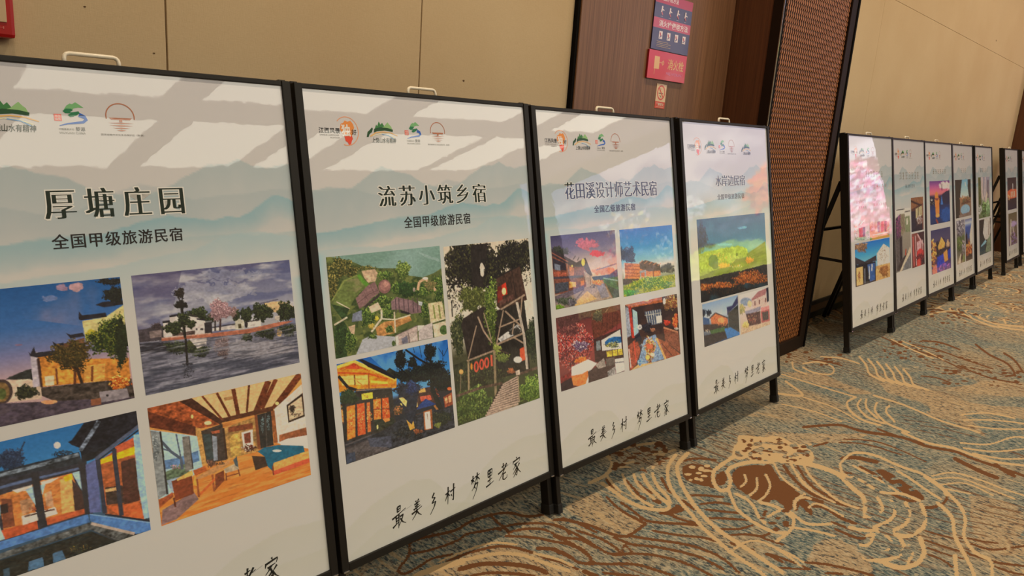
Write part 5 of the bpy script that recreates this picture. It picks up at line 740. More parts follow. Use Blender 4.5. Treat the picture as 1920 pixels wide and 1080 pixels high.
    for q, w in (([(500, 560), (450, 590), (470, 640), (540, 690), (640, 720)], 12), ([(530, 570), (510, 610), (560, 670), (660, 710)], 12), ([(560, 570), (560, 620), (620, 680)], 12), ([(620, 590), (610, 640), (680, 710), (800, 760)], 12), ([(690, 610), (670, 640), (720, 700)], 12), ([(600, 550), (760, 600), (880, 650), (1000, 700), (1200, 760)], 10), ([(140, 360), (150, 400), (220, 430)], 9), ([(200, 370), (290, 360), (370, 390), (360, 430), (260, 420), (200, 390)], 9), ([(100, 470), (200, 550), (60, 540)], 12), ([(80, 430), (300, 500), (500, 560)], 8), ([(1100, 660), (1250, 650), (1400, 680)], 8), ([(1110, 690), (1280, 690), (1456, 710)], 8), ([(1140, 720), (1300, 740), (1456, 740)], 8), ([(900, 60), (1050, 40), (1150, 80), (1280, 140), (1456, 160)], 7), ([(920, 90), (1060, 70), (1200, 130), (1300, 160), (1456, 180)], 7), ([(1230, 60), (1330, 110), (1350, 140)], 10), ([(700, 230), (820, 290), (940, 340)], 7), ([(760, 240), (900, 300), (1000, 350)], 6), ([(300, 330), (420, 340), (520, 370)], 8), ([(80, 600), (260, 640), (420, 700)], 7), ([(200, 560), (380, 620), (520, 700)], 7)): L(o4, q, w, BE)
    for k in range(6): L(o4, [(520 + 50 * k, 330 + 14 * k), (560 + 50 * k, 380 + 14 * k), (580 + 50 * k, 430 + 12 * k), (660 + 50 * k, 470 + 10 * k)], 11, BE)
    # beads lying in the beige bands, and the pebbled patch in the boards' shade
    dots(o3, -150, 230, 40, 165, 46, BR, 15, 7, 1); dots(o3, -150, 230, 60, 180, 26, (0, 0, 0), 17, 8, 2); dots(o3, 440, 860, 160, 350, 22, (0, 0, 0), 22, 9, 3); dots(o3, 520, 860, 400, 560, 9, (0, 0, 0), 30, 22, 4); dots(o3, 1150, 1400, 380, 560, 14, (0, 0, 0), 24, 8, 5); dots(o3, 560, 860, 610, 740, 8, (0, 0, 0), 30, 14, 6)
    dots(o2, 330, 640, 60, 230, 40, BR, 24, 10, 7); dots(o2, 330, 640, 60, 230, 26, (0, 0, 0), 24, 11, 8); dots(o2, 1180, 1330, 420, 560, 12, BR, 18, 9, 9); dots(o2, 760, 900, 190, 290, 12, BE, 16, 7, 10); dots(o4, 100, 420, 290, 380, 22, BR, 12, 5, 11); dots(o4, 640, 1000, 240, 340, 34, BR, 11, 5, 12); dots(o4, 1000, 1440, 400, 500, 40, BR, 13, 5, 13); dots(o4, 900, 1200, 60, 140, 20, BR, 14, 5, 14)
    a, b = line.out() / 255., zone.out() / 255.
    return np.dstack([a[..., 0], a[..., 1], b[..., 0], b[..., 1]])
def carpet_floor():
    m = carpet_figure(); H, W = m.shape[:2]; X, Y = np.meshgrid(np.linspace(CX0, CX1, W), np.linspace(CY1, CY0, H))
    V = np.stack([X, Y, np.zeros_like(X)], -1).reshape(-1, 3); i = np.arange(W - 1)[None] + W * np.arange(H - 1)[:, None]
    F = np.stack([i, i + W, i + W + 1, i + 1], -1).reshape(-1, 4); n = len(V); E = []; G = []
    for x0, x1, y0, y1 in ((-5, CX0, -13, 2.1), (CX1, 17, -13, 2.1), (CX0, CX1, -13, CY0), (CX0, CX1, CY1, 2.1)):
        k = n + len(E); E += [(x0, y0, 0), (x1, y0, 0), (x1, y1, 0), (x0, y1, 0)]; G.append((k, k + 1, k + 2, k + 3))
    V = np.vstack([V, np.array(E)]); F = np.vstack([F, np.array(G)])
    me = bpy.data.meshes.new('floor'); me.vertices.add(len(V)); me.vertices.foreach_set('co', V.astype(np.float32).ravel()); k = len(F)
    me.loops.add(k * 4); me.loops.foreach_set('vertex_index', F.astype(np.int32).ravel()); me.polygons.add(k); me.polygons.foreach_set('loop_start', np.arange(0, k * 4, 4, dtype=np.int32)); me.update(calc_edges=True)
    A = np.vstack([m.reshape(-1, 4), np.zeros((len(E), 4))]).astype(np.float32)
    for name, ch in (('Strand', (0, 1)), ('Field', (2, 3))):
        a = me.color_attributes.new(name, 'FLOAT_COLOR', 'POINT'); a.data.foreach_set('color', np.c_[A[:, ch[0]], A[:, ch[1]], np.zeros(len(A)), np.ones(len(A))].astype(np.float32).ravel())
    me.materials.append(M['carpet']); struct(link('floor', me))
carpet_floor()
# ---------------------------------------------------------------- coloured flat prints
WHITE = lin((190, 177, 160))                      # how blank board reads in the hall's light
def ink(c): return np.clip(lin(c) / WHITE * .76, 0, .9)
def grid_mesh(name, rgb, x0, x1, z0, z1, y, m):
    """a flat sheet whose vertices carry the printed colours; rgb rows run from the top down"""
    H, W = rgb.shape[:2]; X, Z = np.meshgrid(np.linspace(x0, x1, W), np.linspace(z1, z0, H))
    V = np.stack([X, np.full_like(X, y), Z], -1).reshape(-1, 3).astype(np.float32)
    i = np.arange(W - 1)[None] + W * np.arange(H - 1)[:, None]; F = np.stack([i, i + W, i + W + 1, i + 1], -1).reshape(-1, 4)
    me = bpy.data.meshes.new(name); me.vertices.add(len(V)); me.vertices.foreach_set('co', V.ravel())
    n = len(F); me.loops.add(n * 4); me.loops.foreach_set('vertex_index', F.ravel().astype(np.int32)); me.polygons.add(n); me.polygons.foreach_set('loop_start', np.arange(0, n * 4, 4, dtype=np.int32))
    me.update(calc_edges=True); a = me.color_attributes.new('Col', 'FLOAT_COLOR', 'POINT')
    a.data.foreach_set('color', np.c_[rgb.reshape(-1, 3), np.ones(H * W)].astype(np.float32).ravel()); me.materials.append(m); return me
class Flat:
    """flat coloured shapes in board coordinates: u to the right, v down from the top edge, in metres"""
    def __init__(s, top=0.0): s.v = []; s.f = []; s.c = []; s.top = top; s.k = 0
    def shape(s, pts, col, lift=None):
        if lift is None: lift = s.k; s.k += 1
        y = -.0003 - .00004 * lift; n = len(s.v)
        P = [Vector((u, y, s.top - v)) for u, v in pts]; tri = tessellate_polygon([P])
        s.v += [tuple(q) for q in P]; s.f += [tuple(i + n for i in t) for t in tri]; s.c += [col] * len(P); return s
    def line(s, pts, w0, col, w1=None, lift=None):
        w1 = w0 if w1 is None else w1; P = [Vector(q) for q in pts]; l, r = [], []
        for i, q in enumerate(P):
            t = (P[min(i + 1, len(P) - 1)] - P[max(0, i - 1)]); t = t.normalized() if t.length else Vector((1, 0)); nn = Vector((-t.y, t.x)); w = (w0 + (w1 - w0) * i / max(1, len(P) - 1)) / 2
            l.append(q + nn * w); r.append(q - nn * w)
        n = len(s.v)
        if lift is None: lift = s.k; s.k += 1
        y = -.0003 - .00004 * lift; k = len(P)
        for q in l + r: s.v.append((q.x, y, s.top - q.y)); s.c.append(col)
        s.f += [(n + i, n + i + 1, n + k + i + 1, n + k + i) for i in range(k - 1)]; return s
    def arc(s, cx, cy, rx, ry, a0, a1, w, col, n=28): return s.line([(cx + rx * math.cos(a), cy + ry * math.sin(a)) for a in np.linspace(a0, a1, n)], w, col)
    def disc(s, cx, cy, rx, ry, col): return s.shape([(cx + rx * math.cos(a), cy + ry * math.sin(a)) for a in np.linspace(0, 6.2832, 33)[:-1]], col)
    def text(s, body, u0, u1, v0, v1, col, bold=0.0, thick=0.0, track=1.0, skew=0.0, lift=None, fit=None):
        """lettering fitted into the box u0..u1, v0..v1; thick draws upright strokes heavier than level ones"""
        if lift is None: lift = s.k; s.k += 1
        V, F = glyphs(body, bold, track, skew)
        ref = V if fit is None else glyphs(body, fit, track, skew)[0]
        lo, hi = ref.min(0), ref.max(0); k = np.array([(u1 - u0) / (hi[0] - lo[0]), (v1 - v0) / (hi[1] - lo[1])])
        y = -.0003 - .00004 * lift
        for j, sh in enumerate((0, thick * .33, thick * .66, thick) if thick else (0,)):
            n = len(s.v); q = (V - lo) * k
            s.v += [(u0 + a + (sh - thick / 2), y - .000004 * j, s.top - v1 + b) for a, b in q]; s.c += [col] * len(q); s.f += [tuple(i + n for i in f) for f in F]
        return s
    def build(s, name, m, parent):
        me = bpy.data.meshes.new(name); me.from_pydata([tuple(map(float, q)) for q in s.v], [], s.f); a = me.color_attributes.new('Col', 'FLOAT_COLOR', 'POINT')
        a.data.foreach_set('color', np.c_[np.array(s.c, float).reshape(-1, 3), np.ones(len(s.c))].astype(np.float32).ravel()); me.materials.append(m)
        return link(name, me, parent)
_G = {}
def glyphs(body, bold, track, skew):
    key = (body, bold, track, skew)
    if key not in _G:
        c = bpy.data.curves.new('lettering', 'FONT'); c.body = body; c.offset = bold; c.space_character = track; c.shear = skew; c.resolution_u = 3
        o = bpy.data.objects.new('lettering', c); COL.objects.link(o); dg = bpy.context.evaluated_depsgraph_get(); me = bpy.data.meshes.new_from_object(o.evaluated_get(dg))
        V = np.array([q.co[:2] for q in me.vertices]); F = [tuple(f.vertices) for f in me.polygons]
        bpy.data.objects.remove(o); bpy.data.curves.remove(c); bpy.data.meshes.remove(me); _G[key] = (V, F)
    return _G[key]

# ---------------------------------------------------------------- what is printed on the boards
BH, BW, LEG = 1.2, .8, .1666                      # blank sheet height and width, floor to sheet along the board
PICS = pictures()
def sheet_colours():
    """pale paper with washed blue mountains across the upper half and faint hills at the foot"""
    H, W = 330, 220; v, u = np.meshgrid(np.linspace(0, 1.2, H), np.linspace(0, .8, W), indexing='ij')
    a = np.ones((H, W, 3)) * np.array((190., 177, 161)); n1 = vnoise(H, W, 14, 20, 3, 4); n2 = vnoise(H, W, 60, 80, 4, 3)
    def band(k, s): return np.interp(u[0], [q[0] for q in k], [q[1] for q in k])[None] + (n1 - .5) * .012 + (n2 - .5) * s
    def wash(ridge, col, fade, al):
        t = (v - ridge) / fade; w = np.clip((v - ridge) / .003, 0, 1) * np.clip(1 - t, 0, 1) ** .8 * al * (.85 + .3 * n1)
        a[:] = a * (1 - w[..., None]) + np.array(col, float) * w[..., None]
    wash(np.full_like(v, -.01), (181, 168, 159), .42, .8)  # lilac-grey ceiling reflection tinted into the upper sheet colour
    wash(band([(0, .25), (.12, .243), (.20, .26), (.3, .285), (.36, .26), (.45, .225), (.5, .235), (.56, .26), (.8, .24)], .004), (160, 158, 150), .13, .6)
    wash(band([(0, .245), (.03, .241), (.12, .242), (.156, .222), (.19, .20), (.22, .187), (.27, .20), (.318, .208), (.36, .235), (.42, .25), (.495, .24), (.541, .215), (.60, .187), (.635, .186), (.671, .172), (.70, .186), (.74, .192), (.78, .186), (.8, .184)], .006), (142, 152, 146), .15, .62)
    wash(band([(0, .35), (.38, .318), (.44, .302), (.50, .291), (.55, .297), (.60, .307), (.63, .302), (.66, .305), (.70, .285), (.745, .260), (.77, .259), (.8, .272)], .005), (118, 150, 150), .055, .7)
    wash(band([(0, .36), (.15, .343), (.28, .320), (.34, .318), (.45, .34), (.8, .345)], .004), (142, 158, 152), .06, .5)
    wash(band([(0, .40), (.1, .39), (.2, .40), (.41, .385), (.55, .37), (.62, .345), (.7, .335), (.76, .35), (.8, .36)], .004), (150, 166, 160), .10, .5)
    for side in (0, 1):
        d = u if side == 0 else .8 - u; w = np.clip(1 - d / .03, 0, 1) * np.clip((v - .40 - .05 * side) / .01, 0, 1) * np.clip(1 - (v - .42) / .28, 0, 1) * .75
        a[:] = a * (1 - w[..., None]) + np.array((140, 170, 166.)) * w[..., None]
    for k, al in (([(0, 1.115), (.08, 1.077), (.16, 1.058), (.233, 1.052), (.29, 1.064), (.33, 1.10), (.36, 1.16), (.8, 1.3)], .36), ([(0, 1.3), (.42, 1.17), (.5, 1.10), (.58, 1.07), (.66, 1.053), (.74, 1.057), (.8, 1.066)], .36), ([(0, 1.19), (.1, 1.15), (.3, 1.14), (.45, 1.12), (.8, 1.14)], .3)):
        wash(band(k, .004), (176, 166, 140), .16, al)
    return np.clip(lin(a) / WHITE * .76, 0, .9)
SHEET = grid_mesh('poster_sheet', sheet_colours(), 0, BW, LEG, LEG + BH, 0, M['print'])
TOP = LEG + BH
KK = ink((20, 19, 17)); GRN = ink((24, 34, 24)); HALO = ink((214, 200, 172))
def brush_slogan():
    out = []
    Z = {'zui': [[(.38, .95), (.36, .72)], [(.38, .95), (.62, .98), (.58, .74)], [(.4, .84), (.57, .86)], [(.38, .74), (.57, .76)], [(0, .52), (.4, .6), (1.0, .74)], [(.28, .58), (.30, .22)], [(.5, .6), (.48, -.02)], [(.3, .45), (.48, .49)], [(.3, .33), (.48, .37)], [(.05, .12), (.5, .28)], [(.58, .47), (.82, .52), (.7, .28), (.5, .08)], [(.6, .4), (.78, .18), (1.02, .06)]],
         'mei': [[(.35, 1), (.43, .88)], [(.64, 1.02), (.52, .88)], [(.25, .8), (.75, .87)], [(.3, .67), (.7, .73)], [(.18, .54), (.82, .63)], [(.5, .88), (.48, .5)], [(.02, .36), (.5, .43), (.95, .52)], [(.5, .5), (.4, .25), (.08, .02)], [(.48, .38), (.68, .18), (.92, .04)]],
         'xiang': [[(.55, 1.0), (.3, .76), (.66, .72)], [(.66, .72), (.28, .44), (.74, .48)], [(.74, .48), (.56, .2), (.12, -.12)]],
         'cun': [[(.05, .64), (.5, .76)], [(.3, 1.02), (.29, .02)], [(.3, .65), (.02, .28)], [(.31, .6), (.5, .44)], [(.52, .66), (1.02, .78)], [(.85, 1.06), (.84, .08), (.7, .2)], [(.6, .5), (.7, .36)]],
         'meng': [[(.06, .78), (.46, .86)], [(.27, 1), (.26, .55)], [(.27, .8), (.06, .58)], [(.28, .75), (.43, .64)], [(.5, .86), (.98, .94)], [(.72, 1.06), (.7, .58)], [(.7, .85), (.5, .6)], [(.73, .82), (1.0, .62)], [(.55, .58), (.4, .38), (.15, .22)], [(.45, .48), (.8, .53), (.6, .12), (.25, -.25)], [(.42, .36), (.56, .24)]],
         'li': [[(.25, .96), (.25, .56)], [(.25, .96), (.78, 1), (.73, .58)], [(.28, .76), (.74, .8)], [(.27, .58), (.74, .62)], [(.5, .98), (.5, .08)], [(.22, .34), (.8, .42)], [(0, .06), (.5, .1), (1.02, .18)]],
         'lao': [[(.3, .84), (.66, .91)], [(.48, 1.06), (.46, .6)], [(-.1, .54), (.4, .64), (1.0, .82)], [(.86, .96), (.45, .48), (.02, .12)], [(.76, .43), (.45, .34)], [(.48, .46), (.44, .08), (.62, 0), (.9, .06), (.93, .22)]],
         'jia': [[(.5, 1.06), (.56, .95)], [(.14, .9), (.1, .7)], [(.15, .86), (.92, .94), (.82, .74)], [(.24, .66), (.76, .73)], [(.5, .7), (.34, .54), (.12, .4)], [(.45, .58), (.62, .3), (.54, -.04), (.4, .08)], [(.54, .42), (.1, .14)], [(.56, .28), (.16, -.06)], [(.86, .62), (.6, .42)], [(.58, .42), (.78, .2), (1.04, .02)]]}
    for (k, st), u in zip(Z.items(), (.173, .237, .298, .361, .463, .526, .586, .646)):
        f = Flat(TOP); out.append(f)
        sz = {'zui': .060, 'meng': .056, 'jia': .054}.get(k, .050); sx = {'zui': .047, 'xiang': .032, 'li': .034}.get(k, .040)
        for q in st:
            P = [(u + (x - .5) * sx + (y - .5) * .006, 1.138 - (y - .5) * sz - (x - .5) * .004) for x, y in q]
            if len(P) > 2:                                          # round the bends
                P2 = [P[0]]
                for i in range(1, len(P) - 1): a, b, c = np.array(P[i - 1]), np.array(P[i]), np.array(P[i + 1]); P2 += [tuple(a * .22 + b * .78), tuple(b * .94 + (a + c) * .03), tuple(b * .78 + c * .22)]
                P = P2 + [P[-1]]
            f.line(P, .0054, KK, .0019, lift=0)
    out[0].line([(.19, 1.128), (.22, 1.121)], .0006, ink((120, 112, 100)), lift=0); out[6].line([(.60, 1.126), (.625, 1.118)], .0008, ink((120, 112, 100)), lift=0)
    return out
def logo_landscape(f, u):
    """black brush lettering across an orange map shape inside a thin ring"""
    O, Rd = ink((222, 120, 54)), ink((212, 66, 42))
    f.arc(u + .082, .099, .036, .036, -2.4, 1.9, .0022, ink((216, 136, 96)))
    f.shape([(u + a, b) for a, b in ((.062, .094), (.066, .081), (.074, .078), (.079, .072), (.087, .075), (.096, .072), (.103, .08), (.106, .09), (.101, .098), (.10, .106), (.096, .112), (.083, .113), (.072, .108), (.066, .101))], O)
    f.shape([(u + a, b) for a, b in ((.072, .108), (.083, .112), (.097, .110), (.099, .118), (.095, .124), (.092, .132), (.086, .134), (.082, .127), (.076, .124), (.075, .116))], Rd)
    f.text('江西风景', u, u + .062, .092, .106, KK, .01); f.text('独', u + .066, u + .094, .082, .113, ink((226, 208, 186)), .03); f.text('好', u + .096, u + .112, .094, .108, KK, .01)
    f.text('UNIQUE LANDSCAPE', u + .002, u + .058, .1085, .1125, ink((96, 86, 76))); f.text('IN JIANGXI', u + .032, u + .06, .1150, .1190, ink((96, 86, 76)))
def logo_mountains(f, u, k=1.0, v=0.0):
    """green hills over flowing orange and blue bands"""
    D, G, Lg = ink((28, 64, 34)), ink((52, 104, 52)), ink((128, 158, 96))
    q = lambda L: [(u + a * k, .098 + v + (b - .098) * k) for a, b in L]
    f.shape(q([(.028, .090), (.034, .078), (.037, .083), (.043, .070), (.048, .078), (.054, .073), (.060, .082), (.066, .080), (.068, .089), (.05, .089)]), G).shape(q([(.05, .086), (.058, .083), (.066, .076), (.072, .071), (.078, .078), (.083, .082), (.086, .090), (.06, .092)]), Lg)
    f.shape(q([(.026, .090), (.045, .085), (.07, .086), (.088, .090), (.087, .096), (.06, .093), (.035, .096), (.024, .100)]), D).shape(q([(0, .112), (.004, .099), (.012, .093), (.02, .086), (.022, .090), (.018, .099), (.010, .104), (.006, .112)]), D)
    f.line(q([(.012, .110), (.03, .100), (.055, .097), (.08, .099), (.102, .106)]), .0035 * k, ink((214, 152, 84)), .002 * k).line(q([(.02, .108), (.045, .102), (.07, .104), (.092, .112)]), .002 * k, ink((220, 190, 150))).line(q([(.05, .103), (.072, .106), (.09, .116)]), .002 * k, ink((106, 142, 176)))
    f.text('上饶山水有精神', u + .016 * k, u + .096 * k, .1125 + v * 1 if k == 1 else .098 + v + (.1125 - .098) * k, .1265 if k == 1 else .098 + v + (.1265 - .098) * k, ink((44, 50, 36)), .008, skew=.15)
def logo_river(f, u):
    """a winding green hill and blue river with a small red seal"""
    f.shape([(u + a, b) for a, b in ((.018, .082), (.024, .073), (.030, .069), (.034, .070), (.040, .066), (.046, .070), (.054, .076), (.044, .076), (.036, .078), (.032, .083), (.024, .085))], ink((104, 150, 92)))
    f.shape([(u + a, b) for a, b in ((.016, .084), (.022, .079), (.032, .079), (.034, .082), (.028, .086), (.036, .085), (.044, .083), (.046, .087), (.040, .091), (.034, .094), (.028, .095), (.024, .091), (.030, .088), (.02, .088))], ink((30, 100, 60)))
    f.line([(u + a, b) for a, b in ((.044, .090), (.053, .094), (.056, .099), (.050, .104), (.036, .106), (.022, .108), (.008, .112))], .0085, ink((38, 84, 150)), .0016); f.line([(u + .045, .0905), (u + .052, .0915)], .0014, ink((70, 66, 62)))
    f.shape([(u, .090), (u + .013, .090), (u + .013, .103), (u, .103)], ink((206, 92, 76))); f.text('中国', u + .002, u + .011, .092, .0965, ink((228, 206, 186))); f.text('最美', u + .002, u + .011, .0975, .1015, ink((228, 206, 186)))
    f.text('中国最美乡村', u + .006, u + .032, .1165, .1205, ink((110, 104, 92))).text('婺源', u + .035, u + .052, .1135, .1215, ink((60, 58, 50))).text('WUYUAN CHINA', u + .006, u + .052, .1235, .1275, ink((126, 120, 106)))
def logo_pavilion(f, u):
    """a thin brown arch over a pavilion roof and its rippled mirror"""
    B = ink((160, 96, 66)); f.arc(u + .04, .090, .027, .026, math.pi * 1.0 - .2, math.pi * 2 + .2, .0022, B)
    f.shape([(u + .018, .0925), (u + .062, .0925), (u + .058, .0965), (u + .022, .0965)], B).shape([(u + .037, .0965), (u + .043, .0965), (u + .043, .101), (u + .037, .101)], B)
    for i, (w, v) in enumerate(((.025, .1035), (.023, .1085), (.017, .1135), (.010, .118))): f.shape([(u + .04 - w, v - .0006), (u + .04, v - .0018), (u + .04 + w, v - .0006), (u + .04, v + .0012)], B)
    f.text('国家级徽州文化生态保护区（婺源）', u, u + .082, .1245, .1285, ink((88, 78, 68)))
def logos():
    out = []
    for fn, args, txt in ((logo_landscape, (.038,), 'logo of an orange map shape with black brush lettering'), (logo_mountains, (.181,), 'logo of green hills over orange and blue bands'), (logo_river, (.309,), 'logo of a winding green hill and blue river'), (logo_pavilion, (.389,), 'logo of a thin brown arch over a pavilion'), (logo_mountains, (.525, .95, .004), 'second logo of green hills, at the right end')):
        f = Flat(TOP); fn(f, *args); out.append((f, txt))
    return out
def heading(body, u0, u1, v0, v1, tr=1.0, thin=-.013):
    f = Flat(TOP); th = (u1 - u0) / max(1, len(body)) * .045
    f.text(body, u0, u1, v0, v1, HALO, .022, th * 1.9, tr, lift=0, fit=thin); f.text(body, u0, u1, v0, v1, GRN, thin, th * 1.6, tr, lift=3); return f
def subheading(body, u0, u1, v0, v1): return Flat(TOP).text(body, u0, u1, v0, v1, ink((34, 29, 26)), .006, .0006, 1.12, lift=2)
def scribble(n, u0, u1, v0, v1, col, seed, w=.0022):
    """lettering too small to read in the photograph: short crossed strokes, one cluster a character"""
    r = np.random.RandomState(seed); f = Flat(TOP); cw = (u1 - u0) / n
    for i in range(n):
        x = u0 + cw * (i + .12); ww = cw * .76
        for k in range(3): y = v0 + (v1 - v0) * (.12 + .36 * k + .06 * r.rand()); a = r.rand() * .3; f.line([(x + ww * a, y), (x + ww * (1 - r.rand() * .3), y - .002)], w * .7, col, lift=0)
        for k in range(2 + r.randint(2)): xx = x + ww * (.15 + .7 * r.rand()); f.line([(xx, v0 + (v1 - v0) * r.rand() * .3), (xx + ww * .1 * (r.rand() - .5), v1 - (v1 - v0) * r.rand() * .3)], w * 1.2, col, lift=0)
    return f
SLOGAN = brush_slogan(); LOGOS = logos()
_cache = {}
def shared(key, name, make, parent):
    if key not in _cache: o = make(); _cache[key] = o.data; return o
    return link(name, _cache[key], parent)

# ---------------------------------------------------------------- the display boards
def display_board(key, x, y, yaw, tilt, label, photos, title=None, sub=None, marks=(), extra=False):
    t = thing('display_board', label, 'display board', (x, y, 0), yaw, 'display boards in a row along the wall'); rot = (-tilt, 0, 0); pw = .0215
    BM = M['black_metal']
    for i, x0 in enumerate((-pw, BW)):
        MB().box(x0, x0 + pw, -.006, .012, LEG - .022, TOP + .012).build('frame_stile', BM, t, .002, rot=rot)
        lg = MB().box(x0 + .001, x0 + pw - .001, .012, .046, .022, TOP + .018).build('front_leg', BM, t, .002, rot=rot)
        MB().box(x0 - .001, x0 + pw + .001, .009, .049, .011, .045).build('foot_cap', M['rubber'], lg, .003)
        c = MB().box(x0 + .003, x0 + pw - .003, -.0085, -.005, LEG - .021, LEG - .0165).build('corner_clip', M['chrome'], t, .0008, rot=rot); part(c, 'small bright metal clip at the lower corner of the frame')
    MB().box(0, BW, -.004, .012, TOP, TOP + .012).build('top_rail', BM, t, .002, rot=rot)
    MB().box(0, BW, -.006, .012, LEG - .022, LEG).build('bottom_rail', BM, t, .002, rot=rot)
    h = [(.343, -.0, TOP + .006), (.343, 0, TOP + .020)] + [(.343 + .010 * (1 - math.cos(a)), 0, TOP + .020 + .010 * math.sin(a)) for a in (.5, 1.0, 1.57)]
    h += [(.443 - q[0] + .343, q[1], q[2]) for q in h[::-1]]
    o = MB().tube([(a, .012, c) for a, b, c in h], .0042, 10).build('handle', M['handle'], t, smooth=True, rot=rot); part(o, 'pale bent wire carrying handle on the top rail')
    # back legs: from a hinge high on the posts down to the floor by the wall
    ct, st = math.cos(tilt), math.sin(tilt); hz = 1.06; top = Vector((0, hz * math.tan(tilt) + .05, hz)); foot = Vector((0, .50, .012)); dr = foot - top
    for x0 in (-pw / 2, BW + pw / 2):
        e = Vector((x0 + (.022 if x0 < 0 else -.022), 0, 0)); MB().beam(top + e, foot + e, .020, .026).build('back_leg', BM, t, .002)
        a = top + e + dr * .47; b = Vector((e.x, a.z * math.tan(tilt) + .05, a.z)); MB().beam(a, b, .006, .018, (1, 0, 0)).build('stay_bar', BM, t, .001)
    a = top + dr * .30; MB().beam(a + Vector((.02, 0, 0)), a + Vector((BW - .02, 0, 0)), .018, .018, (0, 1, 0)).build('back_crossbar', BM, t, .002)
    bk = MB().box(0, BW, .003, .008, LEG, TOP).build('backing_board', M['board_back'], t, rot=rot)
    ps = link('poster_panel', SHEET, t, rot=rot); part(ps, 'white laminated poster sheet with pale blue mountains')
    for k, (u0, u1, v0, v1, txt) in photos.items():
        if k not in _cache: _cache[k] = grid_mesh('printed_photo', np.clip(lin(PICS[k].out()) / WHITE * .76, 0, .9), u0, u1, TOP - v1, TOP - v0, -.0003, M['print'])
        part(link('printed_photo', _cache[k], ps), txt)
    for k, (fl, txt) in enumerate(LOGOS[:5 if extra else 4]): part(shared('logo%d' % k, 'printed_logo', lambda: fl.build('printed_logo', M['print'], ps), ps), txt)
    for k, fl in enumerate(SLOGAN): part(shared('slogan%d' % k, 'slogan_character', lambda: fl.build('slogan_character', M['print'], ps), ps), 'black brush character of the line at the foot of the poster')
    if title: part(title.build('title_lettering', M['print'], ps), 'large dark title lettering with a pale edge')
    if sub: part(sub.build('subtitle_lettering', M['print'], ps), 'smaller dark line under the title')
    for m in marks: part(m.build('small_lettering', M['print'], ps), 'small coloured lettering')
    return t
LU, LD = (.412, .663), (.690, .945); A, B = (.025, .391), (.413, .775)
display_board('1', .1631, 1.3867, .0025, .1933, 'nearest display board, cut by the left edge, headed 厚塘庄园 over lake and courtyard photos',
    {'1a': A + LU + ('photo of a lamp-lit white-walled house at dusk',), '1b': B + LU + ('photo of a lake with white houses under a cloudy sky',), '1c': A + LD + ('photo of a courtyard pool and lit rooms under the moon',), '1d': B + LD + ('photo of a timber-beamed bedroom with a teal blanket',)},
    heading('厚塘庄园', .275, .536, .232, .290, 1.5), subheading('全国甲级旅游民宿', .278, .527, .319, .348))
display_board('2', 1.0143, 1.3832, -.0037, .1965, 'display board headed 流苏小筑乡宿 with a tall tree-house photo on its right half',
    {'2a': (.023, .400, .414, .672, 'photo of a village and lake from the air'), '2b': (.414, .781, .418, .946, 'tall photo of a tree house with wooden stairs'), '2c': (.024, .401, .686, .947, 'photo of a lit timber house at night')},
    heading('流苏小筑乡宿', .203, .602, .240, .295, 1.3), subheading('全国甲级旅游民宿', .280, .530, .325, .357))
display_board('3', 1.8620, 1.3626, -.0270, .2077, 'display board headed 花田溪设计师艺术民宿 with four square photos, one of a yellow flower field',
    {'3a': (.031, .387, .415, .662, 'photo of a timber house and lane at sunset'), '3b': (.415, .769, .416, .666, 'photo of a house behind a yellow flower field'), '3c': (.027, .389, .690, .941, 'photo of a bedroom with a red floral wall'), '3d': (.419, .774, .696, .945, 'photo of a dining room with a laid table')},
    heading('花田溪设计师艺术民宿', .124, .677, .238, .296, 1.0, -.007), subheading('全国乙级旅游民宿', .275, .525, .321, .348))
display_board('4', 2.7351, 1.3374, -.0001, .1999, 'display board beside the copper pier, headed 水岸边民宿 over one wide teal landscape photo',
    {'4a': (.081, .737, .404, .756, 'wide photo of a teal sky over a house and orange flowers'), '4b': (.088, .415, .764, .948, 'photo of a gabled house by a blue pool'), '4c': (.428, .740, .767, .950, 'photo of a pink shop house')},
    heading('水岸边民宿', .264, .545, .221, .269, 1.0, -.007), subheading('全国甲级旅游民宿', .273, .530, .303, .328), extra=True)
RDK = ink((176, 84, 62)); SOFT = ink((120, 100, 70)); DKI = ink((48, 42, 38))
display_board('5', 4.8117, 1.4126, -.0217, .1850, 'display board just past the copper pier with a white house photo under blue sky',
    {'5b': (.075, .336, .535, .660, 'small picture framed by pale leaves'), '5c': (.345, .730, .549, .670, 'three small pictures over an orange band'), '5a': (.077, .731, .675, .948, 'photo of a white house and dark gate under blue sky')},
    scribble(7, .27, .62, .215, .262, SOFT, 5), scribble(10, .12, .70, .305, .325, RDK, 6, .0018), [scribble(5, .11, .29, .405, .425, RDK, 7, .0016), scribble(4, .15, .29, .44, .455, RDK, 8, .0016), scribble(7, .42, .68, .43, .45, RDK, 9, .0016)])
display_board('6', 5.6743, 1.3968, .0077, .1899, 'display board between the white-house board and the purple-sky board, with a tall alley photo',
    {'6a': (.022, .393, .490, .938, 'tall photo of an alley between old walls'), '6b': (.420, .752, .419, .674, 'photo of a timber room with bright windows'), '6c': (.420, .766, .688, .945, 'photo of a red timber room')},
    scribble(7, .125, .66, .225, .285, SOFT, 15, .003), scribble(8, .275, .525, .318, .345, DKI, 16, .0022))
display_board('7', 6.5434, 1.4061, -.0076, .1973, 'display board with a glowing orange tower under a purple sky over a night scene',
    {'7a': (.110, .716, .304, .653, 'photo of an orange lit tower over blue water'), '7b': (.115, .711, .699, 1.055, 'photo of an orange and blue lit night scene')}, scribble(6, .20, .62, .205, .25, SOFT, 25, .003))
